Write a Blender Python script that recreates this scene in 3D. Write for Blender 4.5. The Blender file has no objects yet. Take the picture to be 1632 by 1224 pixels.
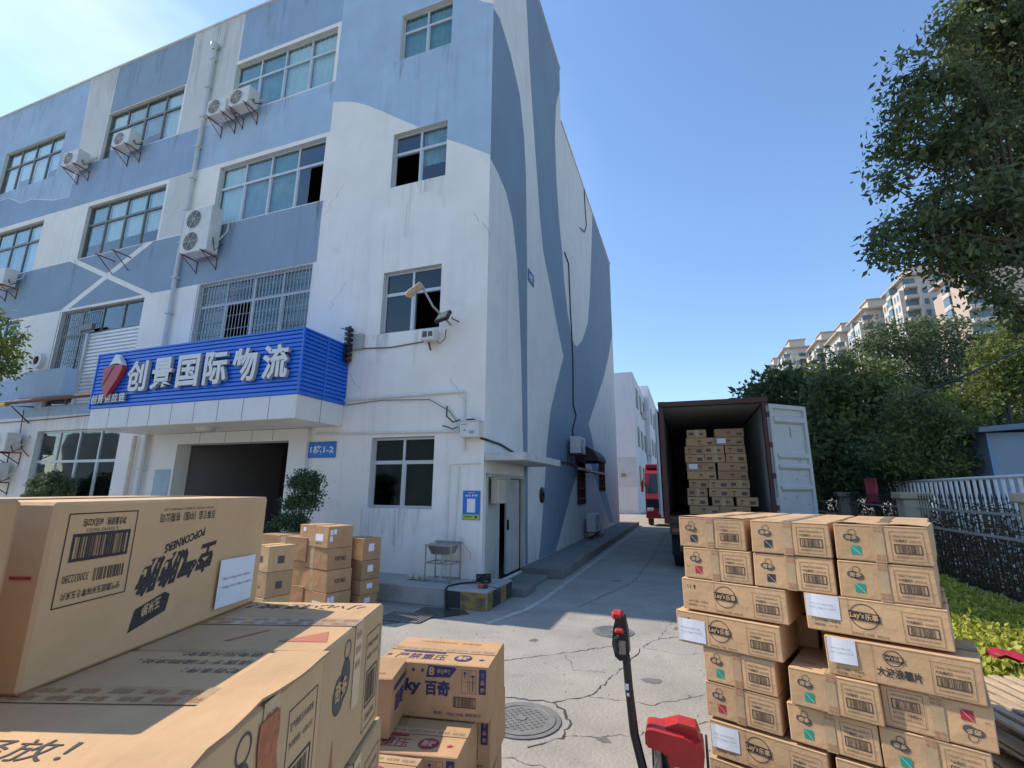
import bpy, math, random
import numpy as np
from mathutils import Vector, Matrix
from mathutils.geometry import delaunay_2d_cdt
R = math.radians
random.seed(7)
rng = np.random.default_rng(11)
sc = bpy.context.scene
COL = sc.collection

# ------------------------------------------------------------------ camera
PITCH, ROLL, YAW, FPX = .21914584, .0085049963, .347687461, 757.888
cy, sy, cp, sp = math.cos(YAW), math.sin(YAW), math.cos(PITCH), math.sin(PITCH)
fw = Vector((-sy * cp, cy * cp, sp)); rt = Vector((cy, sy, 0)); up = rt.cross(fw)
r2 = rt * math.cos(ROLL) + up * math.sin(ROLL); u2 = up * math.cos(ROLL) - rt * math.sin(ROLL)
cd = bpy.data.cameras.new('camera'); cam = bpy.data.objects.new('camera', cd); COL.objects.link(cam)
cam.matrix_world = Matrix(((r2.x, u2.x, -fw.x, 0), (r2.y, u2.y, -fw.y, 0), (r2.z, u2.z, -fw.z, 1.8), (0, 0, 0, 1)))
cd.sensor_width = 36; cd.lens = FPX / 1632 * 36; cd.clip_start = .05; cd.clip_end = 3000
sc.camera = cam

# ------------------------------------------------------------------ sky and sun
SUN_EL, SUN_BACK = 45, 1.5           # sun stands to the left, hair behind the facade plane
w = bpy.data.worlds.new('World'); sc.world = w; w.use_nodes = True
wt = w.node_tree; wt.nodes.clear()
out = wt.nodes.new('ShaderNodeOutputWorld'); bg = wt.nodes.new('ShaderNodeBackground')
sky = wt.nodes.new('ShaderNodeTexSky'); sky.sky_type = 'NISHITA'; sky.sun_disc = False
sky.sun_elevation = R(SUN_EL); sky.sun_rotation = R(270 + SUN_BACK)
sky.air_density = 1.0; sky.dust_density = .15; sky.ozone_density = 2.4
tc = wt.nodes.new('ShaderNodeTexCoord'); nz = wt.nodes.new('ShaderNodeTexNoise')
mp = wt.nodes.new('ShaderNodeMapping'); mp.inputs['Scale'].default_value = (1, 1.3, 3.2)
nz.inputs['Scale'].default_value = 1.6; nz.inputs['Detail'].default_value = 5; nz.inputs['Roughness'].default_value = .55
wt.links.new(tc.outputs['Generated'], mp.inputs[0]); wt.links.new(mp.outputs[0], nz.inputs['Vector'])
cr = wt.nodes.new('ShaderNodeValToRGB'); cr.color_ramp.elements[0].position = .46; cr.color_ramp.elements[1].position = .78
wt.links.new(nz.outputs['Fac'], cr.inputs[0])
sx = wt.nodes.new('ShaderNodeSeparateXYZ'); wt.links.new(tc.outputs['Generated'], sx.inputs[0])
mr = wt.nodes.new('ShaderNodeMapRange'); mr.inputs[1].default_value = -.1; mr.inputs[2].default_value = -.75; mr.inputs[3].default_value = 0; mr.inputs[4].default_value = .95
wt.links.new(sx.outputs[0], mr.inputs[0])
mu = wt.nodes.new('ShaderNodeMath'); mu.operation = 'MULTIPLY'; wt.links.new(cr.outputs[0], mu.inputs[0]); wt.links.new(mr.outputs[0], mu.inputs[1])
mx = wt.nodes.new('ShaderNodeMix'); mx.data_type = 'RGBA'
wt.links.new(mu.outputs[0], mx.inputs[0]); hs = wt.nodes.new('ShaderNodeHueSaturation'); hs.inputs['Saturation'].default_value = 1.05; wt.links.new(sky.outputs[0], hs.inputs['Color']); hz_ = wt.nodes.new('ShaderNodeMapRange'); hz_.inputs[1].default_value = 0; hz_.inputs[2].default_value = .5; hz_.inputs[3].default_value = .72; hz_.inputs[4].default_value = .96; vs_ = wt.nodes.new('ShaderNodeVectorMath'); vs_.operation = 'SCALE'; wt.links.new(hs.outputs[0], vs_.inputs[0]); wt.links.new(hz_.outputs[0], vs_.inputs['Scale']); wt.links.new(vs_.outputs[0], mx.inputs[6]); wt.links.new(sx.outputs[2], hz_.inputs[0]); mx.inputs[7].default_value = (3.6, 4.2, 4.8, 1)
wt.links.new(mx.outputs[2], bg.inputs[0]); bg.inputs[1].default_value = .15; wt.links.new(bg.outputs[0], out.inputs[0])
ld = bpy.data.lights.new('sun', 'SUN'); ld.energy = 2.8; ld.angle = R(.5); ld.color = (1, .89, .74)
lo = bpy.data.objects.new('sun', ld); COL.objects.link(lo)
S = Vector((-math.cos(R(SUN_EL)) * math.cos(R(SUN_BACK)), math.cos(R(SUN_EL)) * math.sin(R(SUN_BACK)), math.sin(R(SUN_EL))))
lo.rotation_euler = S.to_track_quat('Z', 'Y').to_euler()
sc.view_settings.view_transform = 'Standard'; sc.view_settings.look = 'None'; sc.view_settings.gamma = 1
sc.view_settings.exposure = .91
try:
    sc.cycles.max_bounces = 6; sc.cycles.transparent_max_bounces = 12
except Exception: pass

# ------------------------------------------------------------------ materials
MATS = {}
def mat(name, col, rough=.8, var=.12, scale=3.0, bump=.0, bscale=40, metal=0, spec=.5, streak=0, stain=None, trans=0, emit=None, coat=0):
    if name in MATS: return MATS[name]
    m = bpy.data.materials.new(name); m.use_nodes = True; t = m.node_tree; N = t.nodes; L = t.links
    b = N['Principled BSDF']; b.inputs['Roughness'].default_value = rough; b.inputs['Metallic'].default_value = metal
    b.inputs['Specular IOR Level'].default_value = spec
    if coat: b.inputs['Coat Weight'].default_value = coat; b.inputs['Coat Roughness'].default_value = .15
    geo = N.new('ShaderNodeTexCoord'); src = geo.outputs['Object']
    c = None
    n = N.new('ShaderNodeTexNoise'); n.inputs['Scale'].default_value = scale; n.inputs['Detail'].default_value = 6; n.inputs['Roughness'].default_value = .62
    L.new(src, n.inputs['Vector'])
    mr = N.new('ShaderNodeMapRange'); mr.inputs[1].default_value = .3; mr.inputs[2].default_value = .7
    mr.inputs[3].default_value = 1 - var; mr.inputs[4].default_value = 1 + var * .6; L.new(n.outputs['Fac'], mr.inputs[0])
    v = N.new('ShaderNodeVectorMath'); v.operation = 'SCALE'; v.inputs[0].default_value = col[:3]; L.new(mr.outputs[0], v.inputs['Scale'])
    c = v.outputs[0]
    if streak:
        mp = N.new('ShaderNodeMapping'); mp.inputs['Scale'].default_value = (5.5, 5.5, .28); L.new(src, mp.inputs[0])
        n2 = N.new('ShaderNodeTexNoise'); n2.inputs['Scale'].default_value = 1; n2.inputs['Detail'].default_value = 7; n2.inputs['Roughness'].default_value = .7; L.new(mp.outputs[0], n2.inputs['Vector'])
        n3 = N.new('ShaderNodeTexNoise'); n3.inputs['Scale'].default_value = .35; n3.inputs['Detail'].default_value = 3; L.new(src, n3.inputs['Vector'])
        m1 = N.new('ShaderNodeMapRange'); m1.inputs[1].default_value = .5; m1.inputs[2].default_value = .78; m1.inputs[4].default_value = streak; L.new(n2.outputs['Fac'], m1.inputs[0])
        m2 = N.new('ShaderNodeMapRange'); m2.inputs[1].default_value = .4; m2.inputs[2].default_value = .66; L.new(n3.outputs['Fac'], m2.inputs[0])
        mm = N.new('ShaderNodeMath'); mm.operation = 'MULTIPLY'; L.new(m1.outputs[0], mm.inputs[0]); L.new(m2.outputs[0], mm.inputs[1])
        x = N.new('ShaderNodeMix'); x.data_type = 'RGBA'; L.new(mm.outputs[0], x.inputs[0]); L.new(c, x.inputs[6]); x.inputs[7].default_value = (.2, .19, .17, 1); c = x.outputs[2]
    if stain:
        n4 = N.new('ShaderNodeTexNoise'); n4.inputs['Scale'].default_value = stain[1]; n4.inputs['Detail'].default_value = 8; n4.inputs['Roughness'].default_value = .72; L.new(src, n4.inputs['Vector'])
        m4 = N.new('ShaderNodeMapRange'); m4.inputs[1].default_value = stain[2]; m4.inputs[2].default_value = stain[2] + .14; m4.inputs[4].default_value = stain[3]; L.new(n4.outputs['Fac'], m4.inputs[0])
        x = N.new('ShaderNodeMix'); x.data_type = 'RGBA'; L.new(m4.outputs[0], x.inputs[0]); L.new(c, x.inputs[6]); x.inputs[7].default_value = (*stain[0], 1); c = x.outputs[2]
    if 'cardboard' in name:
        oi = N.new('ShaderNodeObjectInfo'); mo = N.new('ShaderNodeMapRange'); mo.inputs[3].default_value = .84; mo.inputs[4].default_value = 1.12; L.new(oi.outputs['Random'], mo.inputs[0])
        vv = N.new('ShaderNodeVectorMath'); vv.operation = 'SCALE'; L.new(c, vv.inputs[0]); L.new(mo.outputs[0], vv.inputs['Scale']); c = vv.outputs[0]
    L.new(c, b.inputs['Base Color'])
    if bump:
        nb = N.new('ShaderNodeTexNoise'); nb.inputs['Scale'].default_value = bscale; nb.inputs['Detail'].default_value = 5; L.new(src, nb.inputs['Vector'])
        bp = N.new('ShaderNodeBump'); bp.inputs['Strength'].default_value = bump; bp.inputs['Distance'].default_value = .02; L.new(nb.outputs['Fac'], bp.inputs['Height']); L.new(bp.outputs[0], b.inputs['Normal'])
    if trans:
        tr = N.new('ShaderNodeBsdfTranslucent'); L.new(c, tr.inputs[0]); ms = N.new('ShaderNodeMixShader'); ms.inputs[0].default_value = trans
        o = N['Material Output']; L.new(b.outputs[0], ms.inputs[1]); L.new(tr.outputs[0], ms.inputs[2]); L.new(ms.outputs[0], o.inputs[0])
    MATS[name] = m; return m
def glass(name, tint, refl=1.0):
    m = bpy.data.materials.new(name); m.use_nodes = True; t = m.node_tree; N = t.nodes; L = t.links; N.remove(N['Principled BSDF'])
    tr = N.new('ShaderNodeBsdfTransparent'); tr.inputs[0].default_value = (*tint, 1)
    gl = N.new('ShaderNodeBsdfGlossy'); gl.inputs['Roughness'].default_value = .03; gl.inputs[0].default_value = (.8, .9, .95, 1)
    fr = N.new('ShaderNodeFresnel'); fr.inputs[0].default_value = 1.55
    nb = N.new('ShaderNodeTexNoise'); nb.inputs['Scale'].default_value = .8; bp = N.new('ShaderNodeBump'); bp.inputs['Strength'].default_value = .12; bp.inputs['Distance'].default_value = .05
    tc = N.new('ShaderNodeTexCoord'); L.new(tc.outputs['Object'], nb.inputs['Vector']); L.new(nb.outputs['Fac'], bp.inputs['Height']); L.new(bp.outputs[0], gl.inputs['Normal'])
    mul = N.new('ShaderNodeMath'); mul.operation = 'MULTIPLY_ADD'; mul.inputs[1].default_value = 1.6 * refl; mul.inputs[2].default_value = .06 * refl; gg = N.new('ShaderNodeNewGeometry'); iv = N.new('ShaderNodeMath'); iv.operation = 'SUBTRACT'; iv.inputs[0].default_value = 1; L.new(gg.outputs['Backfacing'], iv.inputs[1]); m9 = N.new('ShaderNodeMath'); m9.operation = 'MULTIPLY'; L.new(fr.outputs[0], mul.inputs[0]); mul.use_clamp = True; L.new(mul.outputs[0], m9.inputs[0]); L.new(iv.outputs[0], m9.inputs[1])
    ms = N.new('ShaderNodeMixShader'); L.new(m9.outputs[0], ms.inputs[0]); L.new(tr.outputs[0], ms.inputs[1]); L.new(gl.outputs[0], ms.inputs[2]); L.new(ms.outputs[0], N['Material Output'].inputs[0])
    MATS[name] = m; return m
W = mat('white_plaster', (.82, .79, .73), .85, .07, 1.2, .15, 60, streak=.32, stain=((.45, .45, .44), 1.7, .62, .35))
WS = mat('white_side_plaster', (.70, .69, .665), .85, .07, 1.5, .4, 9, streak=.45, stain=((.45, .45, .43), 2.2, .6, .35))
LB = mat('light_blue_paint', (.37, .50, .635), .85, .12, 1.0, .12, 60, streak=.5, stain=((.42, .58, .78), 1.3, .56, .35))
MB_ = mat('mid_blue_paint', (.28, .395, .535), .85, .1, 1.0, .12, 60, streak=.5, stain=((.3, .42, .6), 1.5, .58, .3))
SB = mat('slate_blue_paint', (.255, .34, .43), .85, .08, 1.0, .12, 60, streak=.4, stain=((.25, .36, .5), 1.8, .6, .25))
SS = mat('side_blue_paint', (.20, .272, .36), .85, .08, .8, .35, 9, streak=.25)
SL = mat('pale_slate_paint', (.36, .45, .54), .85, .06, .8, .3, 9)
GREYW = mat('grey_white_plaster', (.60, .605, .58), .85, .07, 1.2, .12, 60, streak=.6)
CONC = mat('concrete', (.345, .32, .275), .88, .2, 1.1, .45, 30, streak=0, stain=((.20, .19, .17), 3.1, .56, .6))
CONC2 = mat('dark_concrete', (.21, .205, .195), .9, .2, 1.6, .5, 25, stain=((.09, .09, .085), 2.4, .55, .6))
PLATC = mat('platform_concrete', (.38, .375, .36), .9, .15, 1.6, .4, 25, stain=((.2, .2, .19), 2.0, .56, .55))
FRAME = mat('window_aluminium', (.52, .55, .55), .4, .1, 4, metal=.3)
FRAMED = mat('bronze_window_frame', (.13, .14, .12), .45, .15, 4)
STEEL = mat('stainless_steel', (.36, .35, .33), .35, .2, 8, metal=.8)
DARK = mat('dark_interior', (.035, .035, .04), .9)
BLACK = mat('black_plastic', (.018, .018, .02), .42, .3, 20, spec=.5)
RUBBER = mat('rubber', (.02, .02, .02), .85)
ACW = mat('aged_white_metal', (.62, .62, .59), .5, .12, 5, stain=((.35, .31, .25), 3, .6, .5))
SIGNB = mat('blue_sign_metal', (.008, .13, .62), .35, .12, 6, metal=0, spec=.6)
PANEL = mat('panel_grey_white', (.66, .66, .64), .45, .05, 3)
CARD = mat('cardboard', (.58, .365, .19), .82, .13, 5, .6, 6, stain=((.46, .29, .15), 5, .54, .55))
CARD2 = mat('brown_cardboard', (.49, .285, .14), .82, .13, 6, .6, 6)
CARDT = mat('cardboard_edge', (.36, .24, .15), .9)
INK = mat('black_print', (.045, .04, .04), .8, .2, 30)
INKG = mat('grey_print', (.11, .095, .085), .8, .3, 60)
INKR = mat('red_print', (.45, .035, .04), .7, .3, 60)
INKO = mat('faded_orange_print', (.48, .16, .07), .7, .3, 70)
INKN = mat('navy_print', (.03, .035, .12), .7, .2, 60)
INKT = mat('green_print', (.02, .32, .22), .7, .1, 60)
TAPE = mat('packing_tape', (.52, .37, .21), .24, .18, 12, .12, 22, spec=.6, coat=.4)
PAPER = mat('white_paper', (.78, .80, .84), .7, .04, 10, .05, 20)
RED = mat('red_plastic', (.50, .028, .025), .42, .2, 9, .15, 40, spec=.5, stain=((.16, .03, .03), 14, .58, .8))
REDT = mat('red_truck_paint', (.34, .015, .02), .25, .1, 3, spec=.5, coat=.5)
MAROON = mat('maroon_container_paint', (.095, .032, .026), .55, .3, 2.5, stain=((.16, .07, .035), 4, .56, .6))
DOORG = mat('container_door_paint', (.56, .56, .545), .55, .08, 2, stain=((.25, .2, .17), 6, .66, .6))
INNER = mat('container_inner_grey', (.40, .40, .38), .6, .1, 2)
IRON = mat('black_iron', (.03, .03, .032), .4, .3, 10, metal=.3)
IRONG = mat('grey_rail_paint', (.34, .34, .33), .5, .2, 10)
GALV = mat('galvanised_tube', (.82, .82, .80), .45, .12, 6)
CREAM = mat('cream_stone', (.46, .40, .29), .85, .15, 3, .3, 30)
WOOD = mat('pale_pallet_wood', (.50, .38, .25), .85, .25, 5, .3, 30)
PIPEY = mat('aged_cream_pipe', (.55, .52, .42), .5, .15, 5)
PIPEB = mat('drainpipe_grey', (.50, .54, .55), .5, .15, 5, stain=((.3, .28, .22), 4, .6, .4))
RUSTR = mat('dark_red_pipe', (.13, .035, .03), .6, .2, 5)
YEL = mat('worn_yellow_paint', (.34, .22, .05), .85, .3, 4, .4, 30, stain=((.10, .09, .08), 7, .47, .95))
BLKP = mat('worn_black_paint', (.04, .04, .04), .85, .2, 4, stain=((.25, .24, .22), 5, .62, .6))
WHT = mat('white_print', (.8, .8, .8), .6, .03)
REDS = mat('logo_red', (.40, .035, .04), .4, .1, 4)
PBLUE = mat('poster_blue', (.02, .17, .55), .5, .08, 9)
PGREEN = mat('poster_yellow_green', (.42, .55, .08), .5, .15, 20)
LAMPG = mat('lamp_glass', (.42, .42, .30), .25, .1, 20)
BARK = mat('bark', (.10, .08, .06), .9, .3, 6, .5, 20)
GL = glass('green_glass', (.80, .88, .86), .8); GLD = glass('dark_green_glass', (.22, .42, .32), .55); GLB = glass('tinted_glass', (.3, .4, .45), .6)
CURT = mat('pale_blue_curtain', (.80, .84, .88), .9, .1, 3); CURT2 = mat('teal_curtain', (.22, .40, .42), .9, .25, 3); GRC = mat('dark_green_curtain', (.10, .22, .13), .9, .35, 4); DIMC = mat('dim_teal_curtain', (.06, .11, .12), .9, .3, 3); CURT3 = mat('dim_blue_blind', (.34, .44, .50), .9, .25, 3)
SHUT = mat('shutter_metal', (.72, .73, .72), .45, .08, 3, metal=.2)
KIOSK = mat('blue_booth_paint', (.27, .36, .46), .5, .08, 2); KIOSKL = mat('blue_booth_trim', (.20, .38, .62), .5, .08, 2)
ASPH = mat('dark_soil', (.10, .08, .055), .95, .3, 3, .5, 20)
WATER = mat('wet_concrete', (.07, .068, .06), .12, .3, 3)
IRONC = mat('cast_iron', (.22, .215, .20), .6, .2, 8, .2, 40, metal=.2)
def leafmat(name, c1, c2, scale=2.2, tr=.35):
    m = mat(name, c1, .55, .0, 3, spec=.35, trans=tr); t = m.node_tree; N = t.nodes; L = t.links
    g = N.new('ShaderNodeTexCoord'); n = N.new('ShaderNodeTexNoise'); n.inputs['Scale'].default_value = scale; n.inputs['Detail'].default_value = 8; n.inputs['Roughness'].default_value = .75
    L.new(g.outputs['Object'], n.inputs['Vector']); r = N.new('ShaderNodeMapRange'); r.inputs[1].default_value = .35; r.inputs[2].default_value = .65; L.new(n.outputs['Fac'], r.inputs[0])
    x = N.new('ShaderNodeMix'); x.data_type = 'RGBA'; L.new(r.outputs[0], x.inputs[0]); x.inputs[6].default_value = (*c1, 1); x.inputs[7].default_value = (*c2, 1)
    for nd in N:
        if nd.type == 'BSDF_PRINCIPLED': L.new(x.outputs[2], nd.inputs['Base Color'])
        if nd.type == 'BSDF_TRANSLUCENT': L.new(x.outputs[2], nd.inputs[0])
    return m
LFT = leafmat('glossy_tree_leaves', (.05, .08, .035), (.15, .19, .07), 1.6); LFD = leafmat('dark_leaves', (.05, .085, .03), (.16, .20, .07)); LFM = leafmat('mid_leaves', (.07, .115, .04), (.22, .26, .085))
LFY = leafmat('yellow_green_leaves', (.08, .13, .035), (.22, .26, .06), 3); LFH = leafmat('bright_hedge_leaves', (.28, .32, .05), (.56, .54, .09), 6, .3)
LFG = leafmat('grey_green_leaves', (.07, .11, .05), (.17, .21, .10)); LFS = leafmat('dark_shrub_leaves', (.035, .08, .04), (.08, .15, .07))

# ------------------------------------------------------------------ mesh builder
TXT = {}
def textgeo(s, bold=0.0):
    k = (s, bold)
    if k in TXT: return TXT[k]
    c = bpy.data.curves.new('t', 'FONT'); c.body = s; c.size = 1; c.resolution_u = 2; c.offset = bold
    o = bpy.data.objects.new('t', c); COL.objects.link(o)
    dg = bpy.context.evaluated_depsgraph_get(); me = o.evaluated_get(dg).to_mesh()
    vs = [tuple(v.co)[:2] for v in me.vertices]; fs = [tuple(p.vertices) for p in me.polygons]
    o.evaluated_get(dg).to_mesh_clear(); bpy.data.objects.remove(o); bpy.data.curves.remove(c)
    if vs:
        xs = [v[0] for v in vs]; ys = [v[1] for v in vs]; x0, x1, y0, y1 = min(xs), max(xs), min(ys), max(ys)
        vs = [((x - x0), (y - y0)) for x, y in vs]; r = (vs, fs, x1 - x0, y1 - y0)
    else: r = ([], [], 1, 1)
    TXT[k] = r; return r
class B:
    def __init__(s): s.v = []; s.f = []; s.m = []; s.mats = []; s.T = Matrix()
    def mi(s, m):
        if m not in s.mats: s.mats.append(m)
        return s.mats.index(m)
    def add(s, vs, fs, m):
        n = len(s.v); T = s.T; s.v += [tuple(T @ Vector(v)) for v in vs]; s.f += [tuple(i + n for i in f) for f in fs]; s.m += [s.mi(m)] * len(fs); return s
    def box(s, x0, x1, y0, y1, z0, z1, m, bev=0):
        if bev <= 0:
            vs = [(x, y, z) for z in (z0, z1) for y in (y0, y1) for x in (x0, x1)]
            return s.add(vs, [(0, 2, 3, 1), (4, 5, 7, 6), (0, 1, 5, 4), (2, 6, 7, 3), (0, 4, 6, 2), (1, 3, 7, 5)], m)
        b = bev; vs = []; idx = {}
        X = (x0, x1); Y = (y0, y1); Z = (z0, z1)
        for i in (0, 1):
            for j in (0, 1):
                for k in (0, 1):
                    for a in range(3):
                        p = [X[i], Y[j], Z[k]]; sg = [1 if q == 0 else -1 for q in (i, j, k)]
                        for q in range(3):
                            if q != a: p[q] += sg[q] * b
                        idx[(i, j, k, a)] = len(vs); vs.append(tuple(p))
        fs = []
        for i in (0, 1):
            q = [idx[(i, 0, 0, 0)], idx[(i, 1, 0, 0)], idx[(i, 1, 1, 0)], idx[(i, 0, 1, 0)]]; fs.append(tuple(q if i else q[::-1]))
            q = [idx[(0, i, 0, 1)], idx[(1, i, 0, 1)], idx[(1, i, 1, 1)], idx[(0, i, 1, 1)]]; fs.append(tuple(q[::-1] if i else q))
            q = [idx[(0, 0, i, 2)], idx[(1, 0, i, 2)], idx[(1, 1, i, 2)], idx[(0, 1, i, 2)]]; fs.append(tuple(q if i else q[::-1]))
        for i in (0, 1):
            for j in (0, 1):
                fs.append((idx[(i, j, 0, 0)], idx[(i, j, 1, 0)], idx[(i, j, 1, 1)], idx[(i, j, 0, 1)]))
                fs.append((idx[(i, 0, j, 0)], idx[(i, 1, j, 0)], idx[(i, 1, j, 2)], idx[(i, 0, j, 2)]))
                fs.append((idx[(0, i, j, 1)], idx[(1, i, j, 1)], idx[(1, i, j, 2)], idx[(0, i, j, 2)]))
                for k in (0, 1): fs.append((idx[(i, j, k, 0)], idx[(i, j, k, 1)], idx[(i, j, k, 2)]))
        return s.add(vs, fs, m)
    def tube(s, pts, r, m, n=8, cap=True):
        pts = [Vector(p) for p in pts]; rs = r if isinstance(r, (list, tuple)) else [r] * len(pts); vs = []; fs = []; prev = None
        for i, p in enumerate(pts):
            d = (pts[min(i + 1, len(pts) - 1)] - pts[max(i - 1, 0)]); d = d.normalized() if d.length > 1e-9 else Vector((0, 0, 1))
            a = prev if prev is not None else (Vector((0, 0, 1)) if abs(d.z) < .9 else Vector((1, 0, 0)))
            a = (a - d * a.dot(d)); a = a.normalized() if a.length > 1e-6 else d.orthogonal().normalized(); prev = a; b = d.cross(a)
            for k in range(n):
                t = 2 * math.pi * k / n; vs.append(tuple(p + (a * math.cos(t) + b * math.sin(t)) * rs[i]))
        for i in range(len(pts) - 1):
            for k in range(n): fs.append((i * n + k, i * n + (k + 1) % n, (i + 1) * n + (k + 1) % n, (i + 1) * n + k))
        if cap: fs.append(tuple(range(n))[::-1]); fs.append(tuple(range((len(pts) - 1) * n, len(pts) * n)))
        return s.add(vs, fs, m)
    def prism(s, poly, h, m, frame=None, msd=None):   # poly in (u,v); frame = (origin, eu, ev, en); extruded along en by h
        o, eu, ev, en = frame or (Vector((0, 0, 0)), Vector((1, 0, 0)), Vector((0, 1, 0)), Vector((0, 0, 1)))
        n = len(poly); r = delaunay_2d_cdt([Vector(p) for p in poly], [], [list(range(n))], 1, 1e-6)
        pv = [tuple(o + eu * v[0] + ev * v[1] + en * h) for v in r[0]]; s.add(pv, [tuple(f) for f in r[2]], m)
        if h:
            a = [tuple(o + eu * u + ev * v) for u, v in poly]; b = [tuple(o + eu * u + ev * v + en * h) for u, v in poly]
            s.add(a + b, [(i, (i + 1) % n, n + (i + 1) % n, n + i) for i in range(n)], msd or m)
        return s
    def lathe(s, prof, m, n=24, c=(0, 0, 0)):          # prof [(r,z)]
        vs = [(c[0] + r * math.cos(2 * math.pi * k / n), c[1] + r * math.sin(2 * math.pi * k / n), c[2] + z) for r, z in prof for k in range(n)]
        fs = [(i * n + k, i * n + (k + 1) % n, (i + 1) * n + (k + 1) % n, (i + 1) * n + k) for i in range(len(prof) - 1) for k in range(n)]
        return s.add(vs, fs, m)
    def obj(s, name, parent=None, smooth=False):
        me = bpy.data.meshes.new(name); me.from_pydata(s.v, [], s.f)
        for m in s.mats: me.materials.append(m)
        me.polygons.foreach_set('material_index', s.m)
        if smooth: me.polygons.foreach_set('use_smooth', [True] * len(s.f)); 
        me.update(); o = bpy.data.objects.new(name, me); COL.objects.link(o)
        if parent: o.parent = parent
        return o
class Dec:      # 2D printing on a plane
    def __init__(s, b, o, eu, ev, lift=.0007):
        s.b = b; s.o = Vector(o); s.eu = Vector(eu).normalized(); s.ev = Vector(ev).normalized(); s.n = s.eu.cross(s.ev); s.l = lift
    def P(s, u, v, k=1): return tuple(s.o + s.eu * u + s.ev * v + s.n * s.l * k)
    def rect(s, u, v, w, h, m, k=1): s.b.add([s.P(u, v, k), s.P(u + w, v, k), s.P(u + w, v + h, k), s.P(u, v + h, k)], [(0, 1, 2, 3)], m)
    def frame(s, u, v, w, h, t, m, k=1):
        s.rect(u, v, w, t, m, k); s.rect(u, v + h - t, w, t, m, k); s.rect(u, v + t, t, h - 2 * t, m, k); s.rect(u + w - t, v + t, t, h - 2 * t, m, k)
    def poly(s, pts, m, k=1):
        r = delaunay_2d_cdt([Vector(p) for p in pts], [], [list(range(len(pts)))], 1, 1e-6)
        s.b.add([s.P(v[0], v[1], k) for v in r[0]], [tuple(f) for f in r[2]], m)
    def disc(s, u, v, a, b_, m, k=1, n=24): s.poly([(u + a * math.cos(2 * math.pi * i / n), v + b_ * math.sin(2 * math.pi * i / n)) for i in range(n)], m, k)
    def ring(s, u, v, r, t, m, k=1, n=28, sy=1.0):
        vs = []; fs = []
        for i in range(n):
            c_, s_ = math.cos(2 * math.pi * i / n), math.sin(2 * math.pi * i / n); vs += [s.P(u + r * c_, v + r * sy * s_, k), s.P(u + (r - t) * c_, v + (r * sy - t) * s_, k)]
        for i in range(n): j = (i + 1) % n; fs.append((2 * i, 2 * j, 2 * j + 1, 2 * i + 1))
        s.b.add(vs, fs, m)
    def text(s, t, u, v, h, m, k=1, w=None, bold=0.0, flip=False, shear=0.0, rise=0.0):
        vs, fs, tw, th = textgeo(t, bold); sc_ = h / th; sx_ = (w / tw) if w else sc_; W_, H_ = tw * sx_, h
        q = []
        for x, y in vs:
            a, b_ = x * sx_, y * sc_; a += shear * b_; b_ += rise * a
            if flip: a, b_ = W_ - a, H_ - b_
            q.append(s.P(u + a, v + b_, k))
        s.b.add(q, fs, m); return W_
    def bars(s, u, v, w, h, m, k=1, seed=1):
        r = random.Random(seed); x = 0
        while x < w - .003:
            a = r.choice((.0012, .002, .003)); s.rect(u + x, v, min(a, w - x), h, m, k); x += a + r.choice((.0012, .0018, .003))
def tag(o, label, cat, group=None):
    o['label'] = label; o['category'] = cat
    if group: o['group'] = group
    return o
def struct(o): o['kind'] = 'structure'; return o
def empty(name, loc=(0, 0, 0), rz=0):
    o = bpy.data.objects.new(name, None); COL.objects.link(o); o.location = loc; o.rotation_euler = (0, 0, rz); o.empty_display_size = .1; return o
def dup(o, parent=None):
    c = o.copy(); COL.objects.link(c); c.parent = parent
    for ch in list(o.children): dup(ch, c)
    return c

#GROUND
# ------------------------------------------------------------------ ground
b = B(); b.box(-400, 400, -60, 900, -.3, 0, CONC); struct(b.obj('ground'))
b = B()
def crack(b, pts, wd, seed, m, z=.003):
    r = random.Random(seed); P = []
    for i in range(len(pts) - 1):
        a, c = Vector(pts[i]), Vector(pts[i + 1]); n = max(2, int((c - a).length / .05))
        for k in range(n): P.append(a.lerp(c, k / n) + Vector((r.uniform(-.022, .022), r.uniform(-.022, .022))))
    P.append(Vector(pts[-1])); vs = []; fs = []
    for i, p in enumerate(P):
        d = (P[min(i + 1, len(P) - 1)] - P[max(0, i - 1)]).normalized(); q = Vector((-d.y, d.x)) * wd * r.uniform(.1, 1.1) * .30
        vs += [(p.x + q.x, p.y + q.y, z), (p.x - q.x, p.y - q.y, z)]
    fs = [(2 * i, 2 * i + 2, 2 * i + 3, 2 * i + 1) for i in range(len(P) - 1)]; b.add(vs, fs, m)
CRK = mat('crack_dirt', (.06, .055, .05), .95)
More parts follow.
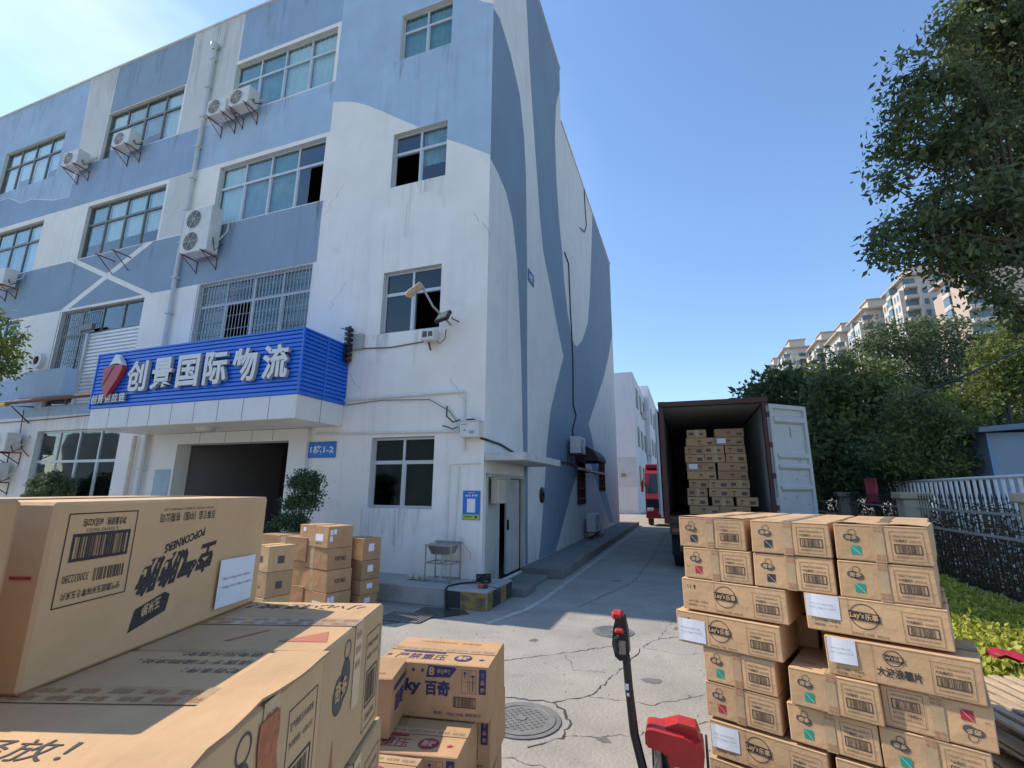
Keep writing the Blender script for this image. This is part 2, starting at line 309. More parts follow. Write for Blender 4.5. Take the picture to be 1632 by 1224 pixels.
for k, (pts, wd) in enumerate([([(-2.06, 5.25), (-1.61, 5.62), (-.93, 6.24)], .022), ([(-.93, 6.24), (-.95, 6.5)], .02), ([(-1.68, 4.44), (-1.23, 4.48), (-.95, 4.73), (-.75, 5.6), (-.62, 6.3), (-.45, 6.75), (-.17, 6.93)], .034),
        ([(-2.2, 4.9), (-2.0, 4.55), (-1.68, 4.44)], .03), ([(-1.2, 4.5), (-1.0, 4.2), (-1.01, 3.93), (-1.2, 3.7)], .045), ([(-1.01, 3.93), (-.5, 4.15), (.2, 4.7)], .014), ([(-.62, 6.3), (-.2, 6.2), (.5, 6.6)], .012),
        ([(-.95, 4.73), (-.4, 4.75), (.1, 5.2)], .014), ([(-1.4, 5.7), (-1.2, 5.3), (-.9, 5.35)], .01), ([(-2.6, 3.6), (-1.6, 3.55), (-1.0, 3.5), (-.6, 3.2)], .012), ([(-1.75, 8.0), (-1.5, 9.0), (-1.15, 10.5), (-1.05, 14), (-1.0, 24)], .03),
        ([(-3.0, 7.0), (-1.9, 7.6), (-1.75, 8.0)], .015), ([(-.3, 8.4), (-1.2, 8.35), (-1.62, 8.3)], .02), ([(-1.3, 3.0), (-.8, 2.5), (.3, 2.2)], .02), ([(-.45, 6.75), (-.35, 7.6), (.1, 8.8)], .012)]):
    crack(b, pts, wd, k, CRK)
struct(b.obj('ground_cracks'))
b = B()     # worn pale gutter line and slab strip along the side street
pts = [(-2.72, 6.55), (-2.62, 6.95), (-2.46, 7.5), (-2.40, 8.2), (-2.39, 12), (-2.38, 24)]
for i in range(len(pts) - 1):
    (x0, y0), (x1, y1) = pts[i], pts[i + 1]; b.add([(x0 - .05, y0, .004), (x0 + .05, y0, .004), (x1 + .05, y1, .004), (x1 - .05, y1, .004)], [(0, 1, 2, 3)], mat('pale_cement', (.50, .48, .43), .9, .2, 6, stain=((.3, .29, .27), 7, .5, .8)))
struct(b.obj('gutter_line'))
b = B()     # wet stain under the sink
st = [(-4.0, 7.1), (-3.35, 7.15), (-3.15, 6.95), (-3.45, 6.6), (-3.7, 6.35), (-4.05, 5.95), (-4.4, 5.9), (-4.25, 6.3), (-3.95, 6.6)]
b.prism(st, .004, WATER); struct(b.obj('puddle'))
b = B(); b.prism([(-30, 7.0), (-3.35, 7.0), (-3.0, 7.18), (-2.95, 8.3), (-3.4, 8.3), (-30, 8.3)], .002, mat('damp_concrete', (.27, .265, .25), .8, .2, 2, stain=((.13, .13, .12), 3, .55, .6))); struct(b.obj('gutter_concrete'))
def manhole(x, y, r, label):
    b = B(); b.lathe([(r * 1.16, .0), (r * 1.16, .006), (r * 1.03, .008), (r * 1.02, .003), (r, .003), (r, .012), (r * .86, .012), (r * .85, .007), (0.001, .007)], IRONC, 40, (x, y, .004))
    n = int(r / .03)
    for i in range(-n, n + 1):
        for j in range(-n, n + 1):
            if math.hypot(i, j) * .03 < r * .78 and (i + j) % 2 == 0: b.box(x + i * .03 - .011, x + i * .03 + .011, y + j * .03 - .005, y + j * .03 + .005, .0095, .016, IRONC)
    b.lathe([(.035, .007), (.035, .014), (.001, .014)], IRONC, 14, (x, y, .004))
    tag(b.obj('manhole_cover'), label, 'manhole cover')
manhole(-1.37, 4.08, .27, 'round cast iron manhole cover with diamond tread in sunlit concrete nearest the camera')
manhole(-1.04, 6.82, .23, 'smaller round manhole cover at the edge of the shadow behind the pallet truck handle')
b = B()
b.box(-4.25, -3.6, 6.2, 6.22, .004, .02, IRONC); b.box(-4.25, -3.6, 6.62, 6.64, .004, .02, IRONC); b.box(-4.25, -3.6, 6.2, 6.64, .002, .006, BLACK)
for i in range(14): b.box(-4.25 + i * .05, -4.225 + i * .05, 6.22, 6.62, .007, .02, IRONC)
o = b.obj('drain_grate'); tag(o, 'rectangular steel drain grate beside the puddle below the sink', 'drain')
# platforms
b = B(); b.box(-30, -3.68, 7.18, 8.1, 0, .28, PLATC, .012); struct(b.obj('pavement'))
b = B(); b.box(-3.665, -2.98, 7.18, 8.3, 0, .28, PLATC, .012)
for x0, x1, m in ((-3.66, -3.42, BLKP), (-3.42, -3.16, YEL), (-3.16, -2.985, YEL)): b.box(x0, x1, 7.172, 7.179, .01, .25, m)
for y0, y1, m in ((7.2, 7.4, YEL), (7.4, 7.75, BLKP), (7.75, 8.0, YEL), (8.0, 8.28, BLKP)): b.box(-2.979, -2.972, y0, y1, .01, .25, m)
tag(b.obj('concrete_block'), 'low concrete block with worn yellow and black warning paint at the building corner', 'kerb block')
b = B(); b.box(-3.44, -2.75, 8.31, 9.0, 0, .14, CONC2, .01); b.box(-3.44, -2.85, 9.0, 10.15, 0, .09, CONC2, .01); struct(b.obj('door_step'))
b = B()
for i in range(17): b.box(-3.44, -2.55, 10.2 + i * 1.0, 11.185 + i * 1.0, 0, .2 + random.uniform(-.006, .006), CONC2, .012)
struct(b.obj('side_pavement'))
b = B(); b.box(2.0, 4.35, 4.4, 30, 0, .12, ASPH); b.box(4.35, 4.75, 3, 30, 0, .16, CREAM); b.box(4.75, 40, 2, 60, 0, .1, ASPH); struct(b.obj('planting_bed'))

# ------------------------------------------------------------------ main building
bld = empty('office_building', (-10, 8.05, 0))
tag(bld, 'four storey blue and white painted office building with a curved mural on its side wall', 'building')
def bp(bm, name, parent=None, **k):
    o = bm.obj(name, parent or bld, **k)
    if not parent: o.location = (10, -8.05, 0)
    return o
FY, SX = 8.05, -3.45
def wall(polys, holes, outline, base, frame, extra=()):
    """constrained triangulation of a wall; polys: [(pts, mat)] painted areas, later ones on top; holes are cut out"""
    V = []; F = []
    def addp(p):
        n = len(V); V.extend(Vector(q) for q in p); F.append(list(range(n, n + len(p))))
    addp(outline)
    for p, m in polys: addp(p)
    for h in holes: addp([(h[0], h[2]), (h[1], h[2]), (h[1], h[3]), (h[0], h[3])])
    r = delaunay_2d_cdt(V, [], F, 0, 1e-5)
    vs, fs = r[0], r[2]
    def inside(p, poly):
        c = False; n = len(poly)
        for i in range(n):
            x1, y1 = poly[i]; x2, y2 = poly[(i + 1) % n]
            if (y1 > p[1]) != (y2 > p[1]) and p[0] < (x2 - x1) * (p[1] - y1) / (y2 - y1) + x1: c = not c
        return c
    b = B(); by = {}
    for f in fs:
        c = (sum(vs[i][0] for i in f) / len(f), sum(vs[i][1] for i in f) / len(f))
        if not inside(c, outline): continue
        if any(h[0] < c[0] < h[1] and h[2] < c[1] < h[3] for h in holes): continue
        m = base
        for p, mm in polys:
            if inside(c, p): m = mm
        by.setdefault(m.name, (m, []))[1].append(tuple(f))
    for m, fl in by.values():
        b.add([frame(v[0], v[1]) for v in vs], fl, m)
    return b
# windows on the facade: (x0, x1, z0, z1, columns, style)
WIN = []
for (x0, x1) in ((-11.5, -7.9), (-17.12, -13.6), (-22.9, -19.38), (-28.6, -25.1)):
    WIN.append((x0, x1, 12.03, 13.78, 4)); WIN.append((x0, x1, 8.58, 10.38, 4))
WIN += [(-11.56, -7.9, 5.2, 6.93, 4), (-17.24, -13.64, 4.0, 6.87, 4), (-22.9, -19.38, 5.2, 6.9, 4)]
WIN += [(-5.9, -4.5, 11.97, 13.31, 2), (-5.9, -4.5, 8.47, 9.87, 2), (-5.9, -4.49, 4.98, 6.38, 2), (-5.9, -4.48, 1.44, 2.8, 2)]
WIN += [(-17.12, -13.6, .95, 3.3, 4), (-22.9, -19.4, .95, 3.2, 4)]
GATE = (-11.3, -7.93, .0, 2.79)
polys = [
 ([(-7.8, 17.15), (-7.8, 11.36), (-7.49, 11.28), (-7.16, 11.17), (-6.79, 10.97), (-6.31, 10.65), (-5.81, 10.29), (-5.28, 9.92), (-4.44, 9.33), (-4.13, 9.15), (-3.452, 8.70), (-3.452, 17.15)], LB),
 ([(-4.3, 17.1), (-4.3, 14.2), (-3.94, 13.03), (-3.71, 12.84), (-3.452, 12.68), (-3.452, 17.1)], W),
 ([(-11.47, 13.9), (-7.8, 13.9), (-7.8, 15.62), (-11.47, 15.62)], MB_),
 ([(-7.8, 12.0), (-12.49, 11.98), (-12.49, 10.52), (-7.8, 10.5)], LB),
 ([(-12.49, 11.98), (-18.2, 12.07), (-18.4, 10.53), (-12.49, 10.52)], MB_),
 ([(-17.12, 13.8), (-13.55, 13.8), (-13.55, 15.62), (-17.12, 15.62)], SB),
 ([(-18.6, 15.62), (-18.33, 12.18), (-18.26, 10.98), (-19.18, 11.07), (-20.46, 11.39), (-21.05, 11.36), (-21.96, 11.76), (-30, 11.8), (-30, 15.62)], LB),
 ([(-18.26, 10.97), (-19.18, 11.05), (-20.46, 11.37), (-21.05, 11.34), (-21.96, 11.74), (-30, 11.78), (-30, 10.6), (-18.38, 10.54)], MB_),
 ([(-30, 8.56), (-7.8, 8.56), (-7.8, 6.96), (-30, 6.93)], SB),
 ([(-17.46, 8.561), (-17.1, 8.561), (-13.34, 6.93), (-13.7, 6.93)], W),
 ([(-14.1, 8.561), (-13.7, 8.561), (-17.0, 6.93), (-17.4, 6.93)], W),
 ([(-30, 4.95), (-15.75, 4.95), (-15.75, 4.25), (-12.6, 4.2), (-12.6, 3.72), (-30, 3.72)], LB),
 ([(-13.52, 10.5), (-12.5, 10.5), (-12.5, 8.6), (-13.52, 8.6)], GREYW),
 ([(-13.52, 15.6), (-11.5, 15.6), (-11.5, 12.0), (-13.52, 12.0)], GREYW), ([(-18.55, 15.6), (-17.15, 15.6), (-17.15, 12.1), (-18.33, 12.1)], GREYW),
]
outl = [(-30, 0), (SX, 0), (SX, 17.1), (-7.8, 17.1), (-7.8, 15.62), (-30, 15.62)]
# each paint area is separate, so clip overlaps by order
holes = [(a, b_, c, d) for a, b_, c, d, _ in WIN] + [GATE]
fb = wall(polys, holes, outl, W, lambda x, z: (x, FY, z))
gm_ = bpy.data.materials.new('wall_grime'); gm_.use_nodes = True; N_ = gm_.node_tree.nodes; L_ = gm_.node_tree.links
N_['Principled BSDF'].inputs['Base Color'].default_value = (.16, .15, .13, 1); N_['Principled BSDF'].inputs['Roughness'].default_value = .9
a_ = N_.new('ShaderNodeTexCoord'); b_n = N_.new('ShaderNodeMapping'); b_n.inputs['Scale'].default_value = (22, 22, .9); c_ = N_.new('ShaderNodeTexNoise'); c_.inputs['Scale'].default_value = 1; c_.inputs['Detail'].default_value = 4
L_.new(a_.outputs['Object'], b_n.inputs[0]); L_.new(b_n.outputs[0], c_.inputs['Vector']); d_n = N_.new('ShaderNodeMapRange'); d_n.inputs[1].default_value = .42; d_n.inputs[2].default_value = .75; d_n.inputs[4].default_value = .22; L_.new(c_.outputs['Fac'], d_n.inputs[0])
t_n = N_.new('ShaderNodeBsdfTransparent'); x_n = N_.new('ShaderNodeMixShader'); L_.new(d_n.outputs[0], x_n.inputs[0]); L_.new(t_n.outputs[0], x_n.inputs[1]); L_.new(N_['Principled BSDF'].outputs[0], x_n.inputs[2]); L_.new(x_n.outputs[0], N_['Material Output'].inputs[0])
r_ = random.Random(8); b = fb
for x0, x1, z0, z1, nc in WIN:
    if z0 < 1.2: continue
    for k in range(9 if x1 - x0 > 2 else 6):
        x = r_.choice((x0, x1, r_.uniform(x0, x1), r_.uniform(x0, x1))); wd = r_.uniform(.04, .22); ln = r_.uniform(.3, 1.5 if r_.random() < .3 else .9)
        b.add([(x - wd, FY - .003, z0 - .005), (x + wd, FY - .003, z0 - .005), (x + wd * .35, FY - .003, z0 - ln), (x - wd * .35, FY - .003, z0 - ln)], [(0, 1, 2, 3)], gm_)
for k in range(34):
    x = r_.uniform(-24, -3.6); zt = 17.09 if x > -7.8 else 15.6; wd = r_.uniform(.05, .3); ln = r_.uniform(.4, 1.6)
    b.add([(x - wd, FY - .003, zt), (x + wd, FY - .003, zt), (x + wd * .3, FY - .003, zt - ln), (x - wd * .3, FY - .003, zt - ln)], [(0, 1, 2, 3)], gm_)
for k, (x, z, q) in enumerate(((-6.9, 6.3, .5), (-4.2, 3.9, .4), (-7.2, 8.9, .6), (-3.9, 1.0, .35), (-6.3, .9, .4), (-3.8, 7.4, .5), (-12.9, 9.6, .4), (-6.6, 4.2, .3))):
    p = [(x + q * i / 9 * r_.uniform(.7, 1.1) * (1 if k % 2 else -1), z - q * 1.2 * i / 9 + r_.uniform(-.03, .03)) for i in range(10)]
    for i in range(9): (xa, za_), (xb, zb) = p[i], p[i + 1]; b.add([(xa - .004, FY - .0025, za_), (xa + .004, FY - .0025, za_), (xb + .004, FY - .0025, zb), (xb - .004, FY - .0025, zb)], [(0, 1, 2, 3)], mat('hairline_crack', (.28, .27, .25), .9))
bp(fb, 'front_wall')
# side wall mural
S1 = [(8.06, 12.56), (8.46, 12.72), (9.2, 12.48), (9.94, 11.9), (10.3, 10.9), (10.46, 9.9), (10.57, 7.5), (10.58, 4.96), (10.62, 3.4), (10.64, 1.9), (10.66, .2), (10.44, .2), (10.38, 1.9), (10.24, 3.3), (10.13, 4.84), (9.95, 6.2), (9.78, 7.16), (9.46, 7.99), (9.02, 8.43), (8.49, 8.58), (8.06, 8.62)]
S2 = [(10.4, 17.09), (10.45, 15.62), (10.75, 13.71), (11.15, 11.93), (11.35, 11.03), (11.75, 9.4), (12.07, 8.45), (12.84, 7.67), (13.31, 7.03), (14.32, 5.97), (13.88, 5.44), (13.33, 4.79), (12.66, 3.92), (12.28, 2.94), (12.09, 2.09), (11.64, .51), (11.5, .2),
      (13.1, .2), (14.63, 1.39), (16.15, 2.5), (17.24, 3.43), (18.38, 2.85), (19.29, 2.35), (20.3, 2.6), (19.91, 2.93), (19.2, 3.6), (18.34, 4.36), (20.2, 5.6), (22.47, 7.11), (24.4, 8.7), (26.1, 10.39), (26.19, 14.8), (20.74, 14.9),
      (20.4, 13.69), (20.11, 12.6), (19.41, 10.22), (18.71, 8.61), (17.49, 7.5), (16.5, 6.95), (15.94, 6.87), (15.4, 7.2), (15.0, 7.8), (14.6, 8.7), (14.41, 9.6), (14.0, 10.7), (13.73, 11.97), (13.6, 13.54), (13.79, 14.95), (14.4, 16.2), (14.4, 17.09)]
S3 = [(19.3, 2.36), (20.3, 2.61), (20.68, 2.49), (24.28, .33), (22.78, .33)]
side_h = [(8.25, 10.3, .14, 2.03), (15.9, 17.2, 1.35, 2.75), (20.2, 21.6, 1.8, 3.1)]
so = [(FY, 0), (26.2, 0), (26.2, 14.85), (14.45, 14.85), (14.45, 17.1), (FY, 17.1)]
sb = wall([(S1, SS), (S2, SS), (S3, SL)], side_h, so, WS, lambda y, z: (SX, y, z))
b = sb
for k in range(26):
    y = r_.uniform(8.3, 26); wd = r_.uniform(.08, .4); ln = r_.uniform(.3, 1.0)
    b.add([(SX + .003, y - wd, .2), (SX + .003, y + wd, .2), (SX + .003, y + wd * .4, .2 + ln), (SX + .003, y - wd * .4, .2 + ln)], [(0, 1, 2, 3)], gm_)
bp(sb, 'side_wall')
b = B()
b.box(-30, -7.8, FY + .05, 26.15, 15.3, 15.45, GREYW); b.box(-7.8, SX - .02, FY + .02, 14.4, 16.8, 16.95, GREYW); b.box(-7.75, SX - .02, 14.5, 26.15, 14.5, 14.6, GREYW)
b.box(-30, SX - .01, 26.2, 26.35, 0, 14.85, W); b.box(-30.2, -30, FY, 26.3, 0, 15.62, W); b.box(-7.8, SX - .01, 14.4, 14.44, 14.6, 17.1, WS); b.box(-7.84, -7.805, FY + .01, 14.44, 15.45, 17.1, LB)
b.box(-30.05, -7.85, FY - .04, FY + .16, 15.625, 15.69, GREYW); b.box(-7.86, SX + .03, FY - .04, FY + .2, 17.105, 17.16, GREYW); b.box(SX - .2, SX + .03, FY + .2, 14.45, 17.105, 17.16, GREYW); b.box(SX - .2, SX + .03, 14.46, 26.3, 14.855, 14.91, GREYW)
for z in (3.3, 7.5, 11.0, 14.4): b.box(-29.9, SX - .5, FY + .6, 26, z, z + .15, DARK)
b.box(-29.9, SX - .5, FY + 3.2, FY + 3.3, 0, 14.4, DARK)
bp(b, 'roof')
GREYR = mat('reveal_plaster', (.55, .57, .56), .85, .1, 3)
def window(i, x0, x1, z0, z1, nc, front=True):
    rv = .16
    f = B(); rvl = B()
    # reveal
    rvl.add([(x0, FY, z0), (x0, FY + rv, z0), (x0, FY + rv, z1), (x0, FY, z1), (x1, FY, z0), (x1, FY + rv, z0), (x1, FY + rv, z1), (x1, FY, z1)], [(0, 1, 2, 3), (5, 4, 7, 6), (0, 4, 5, 1), (2, 6, 7, 3)], GREYR)
    fm = FRAMED if (x0 < -12 and z0 > 3.9) else FRAME
    y0, y1 = FY + .09, FY + .14; t = .05
    zt = z0 + (z1 - z0) * (.64 if z1 - z0 < 2.5 else .5)
    roller = (abs(z1 - 6.87) < .01)
    if roller: zt = 6.1
    f.box(x0 + .003, x1 - .003, y0, y1, z0 + .003, z0 + t, fm); f.box(x0 + .003, x1 - .003, y0, y1, z1 - t, z1 - .003, fm)
    f.box(x0 + .003, x0 + t, y0, y1, z0 + t, z1 - t, fm); f.box(x1 - t, x1 - .003, y0, y1, z0 + t, z1 - t, fm)
    f.box(x0 + t, x1 - t, y0 - .004, y1 + .004, zt - .035, zt + .035, fm)
    cw = (x1 - x0) / nc
    for k in range(1, nc):
        xm = x0 + cw * k; f.box(xm - .025, xm + .025, y0 - .002, y1 + .002, zt + .035, z1 - t, fm)
        if not roller or k == 1: f.box(xm - .03, xm + .03, y0 - .002, y1 + .002, z0 + t, zt - .035, fm)
    for k in range(nc):      # sliding sash stiles
        if roller: break
        a = x0 + cw * k + .03; f.box(a, a + .03, y0 + .01, y1 - .01, z0 + t, zt - .035, fm)
    wf = bp(f, 'window_frame_' if False else 'window')
    rvl.obj('reveal', wf)
    gm = GLD if (x0 > -6 and z0 < 6) or i == 14 else GL
    if i == 10: gm = GL
    dark_open = {1: 3, 12: 0, 13: 1, 8: 1}.get(i)
    for k in range(nc):
        a, c = x0 + cw * k + .026, x0 + cw * (k + 1) - .026
        p = B(); p.box(a, c, FY + .112, FY + .118, zt + .036, z1 - t - .001, gm); p.obj('pane', wf)
        if roller and k > 1: continue
        if dark_open == k:
            if i == 13: c = a + (c - a) * .1
            elif i == 1: c = a + (c - a) * .45
            else: continue
        p = B(); p.box(a + .032, c, FY + .112, FY + .118, z0 + t + .001, zt - .036, gm); p.obj('pane', wf)
    # curtains / blinds behind
    r = random.Random(i * 7 + 3)
    for k in range(nc):
        if dark_open == k or roller or i >= 15: continue
        a, c = x0 + cw * k + .03, x0 + cw * (k + 1) - .03
        if x0 < -12: mm = CURT if r.random() < .68 else CURT3
        elif x0 < -7: mm = r.choice((CURT3, CURT2, CURT2, CURT3, CURT))
        else: mm = r.choice((CURT3, CURT2))
        if i in (8,): mm = DIMC
        if i == 14: mm = GRC
        q = B(); n = 14; zz0 = z0 + (.0 if r.random() < .6 else .5); vs = []
        for j in range(n + 1):
            xx = a + (c - a) * j / n; yy = FY + .185 + .015 * math.sin(j * 2.3)
            vs += [(xx, yy, zz0), (xx, yy, z1 + .0)]
        q.add(vs, [(2 * j, 2 * j + 2, 2 * j + 3, 2 * j + 1) for j in range(n)], mm); q.obj('curtain', wf)
    return wf
WOBJ = [window(i, *w_) for i, w_ in enumerate(WIN)]
# freight door shutter on the second floor
b = B()
for k in range(20):
    z = 4.0 + k * .104; b.add([(-15.74, FY + .07, z), (-13.66, FY + .07, z), (-13.66, FY + .02, z + .02), (-15.74, FY + .02, z + .02), (-15.74, FY + .035, z + .085), (-13.66, FY + .035, z + .085), (-15.74, FY + .07, z + .104), (-13.66, FY + .07, z + .104)], [(0, 1, 2, 3), (3, 2, 5, 4), (4, 5, 7, 6)], SHUT)
b.box(-15.84, -15.75, FY - .03, FY + .08, 4.0, 6.05, FRAME)
o = bp(b, 'roller_shutter'); o['label'] = 'pale grey roller shutter of a freight door above the blue sign'
BARM = mat('dull_bar_metal', (.40, .41, .40), .5, .2, 9)
def bars(x0, x1, z0, z1, dy, nv, nh, label):
    b = B()
    for k in range(nv + 1): x = x0 + (x1 - x0) * k / nv; b.tube([(x, FY - dy, z0), (x, FY - dy, z1)], .0075, BARM, 6)
    for k in range(nh + 1): z = z0 + (z1 - z0) * k / nh; b.tube([(x0, FY - dy + .014, z), (x1, FY - dy + .014, z)], .0075, BARM, 6)
    o = bp(b, 'window_bars'); o['label'] = label
bars(-11.54, -7.92, 5.22, 6.95, .05, 34, 5, 'steel security bars over the wide window above the sign')
bars(-17.22, -15.86, 4.95, 6.85, .05, 14, 5, 'steel security bars beside the roller shutter')
b = B(); b.box(-16.0, -15.5, FY - .10, FY - .02, 6.12, 6.3, FRAMED); bp(b, 'shutter_hood')
b = B(); b.box(-17.7, -15.78, FY - .35, FY - .003, 4.2, 4.98, LB, .01); bp(b, 'ledge')
# entrance portal
b = B()
b.box(-12.0, -11.3, FY - .10, FY + .25, 0, 3.04, PANEL); b.box(-7.93, -7.45, FY - .10, FY + .25, 0, 3.04, PANEL); b.box(-11.3, -7.93, FY - .098, FY + .25, 2.79, 3.04, PANEL)
for x in (-10.6, -9.8, -9.0, -8.4): b.box(x, x + .008, FY - .1005, FY - .097, 2.8, 3.04, INKG)
for z in (1.0, 2.0): b.box(-7.92, -7.46, FY - .1015, FY - .1, z, z + .008, INKG); b.box(-11.99, -11.31, FY - .1015, FY - .1, z, z + .008, INKG)
bp(b, 'entrance_portal')
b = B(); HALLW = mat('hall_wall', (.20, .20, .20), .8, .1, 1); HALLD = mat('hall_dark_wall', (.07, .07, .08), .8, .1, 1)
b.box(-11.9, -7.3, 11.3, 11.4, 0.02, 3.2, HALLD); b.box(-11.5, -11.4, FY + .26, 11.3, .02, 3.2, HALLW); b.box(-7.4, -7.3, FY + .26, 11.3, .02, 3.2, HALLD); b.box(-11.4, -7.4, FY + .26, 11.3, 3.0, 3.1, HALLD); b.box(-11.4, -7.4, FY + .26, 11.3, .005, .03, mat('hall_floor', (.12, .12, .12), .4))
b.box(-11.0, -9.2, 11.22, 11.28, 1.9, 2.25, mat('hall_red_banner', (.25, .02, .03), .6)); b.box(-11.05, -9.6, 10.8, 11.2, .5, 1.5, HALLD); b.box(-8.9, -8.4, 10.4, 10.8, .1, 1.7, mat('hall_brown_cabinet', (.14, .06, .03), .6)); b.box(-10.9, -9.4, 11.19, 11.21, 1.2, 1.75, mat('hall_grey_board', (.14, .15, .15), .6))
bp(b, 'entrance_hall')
b = B(); b.box(-11.9, -11.38, FY - .112, FY - .102, .9, 2.2, mat('notice_board_glass', (.30, .42, .48), .25)); o = bp(b, 'notice_board')
# canopy
b = B(); CY = 6.75
b.box(-12.56, -6.66, CY, FY - .003, 3.05, 3.5, PANEL, .008)
for k in range(1, 9):
    x = -12.56 + 5.9 * k / 9; b.box(x, x + .01, CY - .002, CY + .001, 3.06, 3.49, INKG)
b.box(-6.661, -6.657, 7.38, 7.39, 3.06, 3.49, INKG)
b.lathe([(.19, 0), (.19, -.05), (.15, -.08), (.001, -.09)], ACW, 20, (-9.6, 7.3, 3.05))
cn = bp(b, 'entrance_canopy')
# pipes
def pipe(name, pts, r, m, parent=None): 
    b = B(); b.tube(pts, r, m, 8); o = b.obj(name, parent or bld)
    if not parent: o.location = (10, -8.05, 0)
    return o
b = B(); b.tube([(-12.42, FY - .08, 14.6), (-12.42, FY - .08, 3.6), (-12.42, FY - .08, 3.2), (-12.42, FY - .1, .28)], .055, PIPEB, 10); b.lathe([(.06, 0), (.12, .12), (.12, .2), (.06, .2)], PIPEB, 12, (-12.42, FY - .1, 14.55))
for z in range(1, 15): b.box(-12.5, -12.34, FY - .15, FY - .003, z + .2, z + .24, PIPEB)
bp(b, 'drainpipe')
pipe('drainpipe', [(-12.85, FY - .09, 3.04), (-12.85, FY - .09, .28)], .05, PIPEY)
pipe('water_pipe', [(-30, FY - .45, 4.03), (-12.6, FY - .45, 4.1)], .055, RUSTR)
for x in (-17.6, -23.5): pipe('pipe_bracket', [(x, FY, 4.02), (x, FY - .48, 3.97), (x, FY - .02, 3.55)], .022, RUSTR)
b = B(); b.tube([(-18.5, FY - .45, 4.03), (-17.9, FY - .45, 4.035)], .068, mat('yellow_tape', (.5, .45, .1), .6)); bp(b, 'pipe_tape')
pipe('cable', [(-25, FY - .03, 3.66), (-20, FY - .05, 3.6), (-16.8, FY - .03, 3.62), (-15, FY - .02, 3.66), (-12.6, FY - .02, 3.62)], .012, BLACK)
pipe('cable', [(-17.9, FY - .06, 3.95), (-17.85, FY - .05, 3.3), (-17.5, FY - .08, 2.8), (-17.2, FY - .05, 2.6)], .012, RUSTR)
CND = mat('white_conduit', (.66, .67, .66), .5, .1, 4)
pipe('conduit', [(-6.66, FY - .03, 3.6), (-3.86, FY - .03, 3.62), (-3.84, FY - .03, 2.5)], .022, CND)
pipe('conduit', [(-7.3, FY - .03, 2.92), (-3.95, FY - .03, 2.86), (-3.95, FY - .03, 3.05)], .02, CND)
pipe('conduit', [(-6.55, FY - .02, 4.72), (-5.6, FY - .02, 4.66), (-4.6, FY - .02, 4.72)], .012, INKG)
pipe('conduit', [(-3.93, FY - .02, 2.2), (-3.97, FY - .02, 1.2), (-3.99, FY - .02, .9)], .012, CND)
pipe('conduit', [(-4.15, FY - .02, .3), (-4.12, FY - .02, 2.25), (-3.5, FY - .02, 2.27)], .010, CND)
pipe('cable', [(-6.6, FY - .02, 3.5), (-5.7, FY - .04, 3.55), (-4.6, FY - .05, 3.5), (-4.15, FY - .04, 3.25), (-4.0, FY - .05, 3.05)], .008, INKG)
pipe('cable', [(-4.22, FY - .04, 3.35), (-4.2, FY - .08, 3.15), (-4.05, FY - .1, 3.03), (-3.92, FY - .05, 3.08)], .014, BLACK)
pipe('cable', [(-4.3, FY - .04, 2.98), (-4.18, FY - .08, 2.95), (-4.05, FY - .1, 2.9), (-3.96, FY - .05, 2.95)], .012, INKG)
# side wall fittings
sxp = SX + .03
pipe('cable', [(-3.5, FY - .06, 2.72), (sxp, 8.1, 2.7), (sxp, 8.8, 2.68), (sxp, 9.8, 2.55), (sxp, 10.6, 2.52), (sxp, 11.4, 2.5), (sxp, 12.8, 2.6), (sxp, 14.6, 2.62), (sxp, 16, 2.55), (sxp, 18, 2.5), (sxp, 20.5, 2.5)], .022, BLACK)
pipe('cable', [(sxp, 14.6, 9.75), (sxp, 15.2, 9.6), (sxp, 15.35, 8.0), (sxp, 15.6, 6.2), (sxp, 15.5, 4.6), (sxp, 15.9, 4.3), (sxp, 15.3, 3.7), (sxp, 15.5, 3.3)], .022, BLACK)
pipe('cable', [(sxp, 18.6, 14.8), (sxp, 18.7, 13.9), (sxp, 18.9, 13.2), (sxp, 18.4, 12.6), (sxp, 17.5, 12.3)], .02, BLACK)
b = B()   # slab canopy over the side door
b.box(SX, -2.66, 8.06, 10.6, 2.32, 2.46, mat('aged_slab_concrete', (.50, .51, .49), .9, .2, 3, .3, 20, stain=((.2, .19, .17), 5, .58, .7)), .01); bp(b, 'door_canopy')
b = B()   # door: recess, leaf ajar
DRM = mat('grey_door_metal', (.44, .45, .43), .55, .12, 3, stain=((.16, .11, .07), 5, .6, .8))
b.box(SX - .12, SX - .08, 8.26, 9.08, .15, 2.02, DRM); b.box(SX - .12, SX - .08, 9.47, 10.29, .15, 2.02, DRM)
b.box(SX - .06, SX + .015, 8.18, 8.25, .14, 2.1, DRM); b.box(SX - .06, SX + .015, 10.3, 10.37, .14, 2.1, DRM); b.box(SX - .06, SX + .017, 8.18, 10.37, 2.035, 2.1, DRM)
o = bp(b, 'side_door'); h = B(); h.box(SX - .08, SX - .04, 9.5, 9.53, 1.0, 1.2, BLACK); h.obj('handle', o)
def sidewin(y0, y1, z0, z1):
    b = B(); b.box(SX - .1, SX - .06, y0, y1, z0, z1, DARK); b.box(SX - .02, SX + .03, y0, y0 + .05, z0, z1, FRAMED); b.box(SX - .02, SX + .03, y1 - .05, y1, z0, z1, FRAMED); b.box(SX - .02, SX + .033, y0, y1, z1 - .05, z1, FRAMED); b.box(SX - .02, SX + .033, y0, y1, z0, z0 + .05, FRAMED)
    n = 9
    for k in range(n): y = y0 + (y1 - y0) * (k + .5) / n; b.tube([(SX + .05, y, z0), (SX + .05, y, z1)], .012, RUSTR, 5)
    for k in range(4): z = z0 + (z1 - z0) * (k + .5) / 4; b.tube([(SX + .06, y0, z), (SX + .06, y1, z)], .012, RUSTR, 5)
    bp(b, 'window')
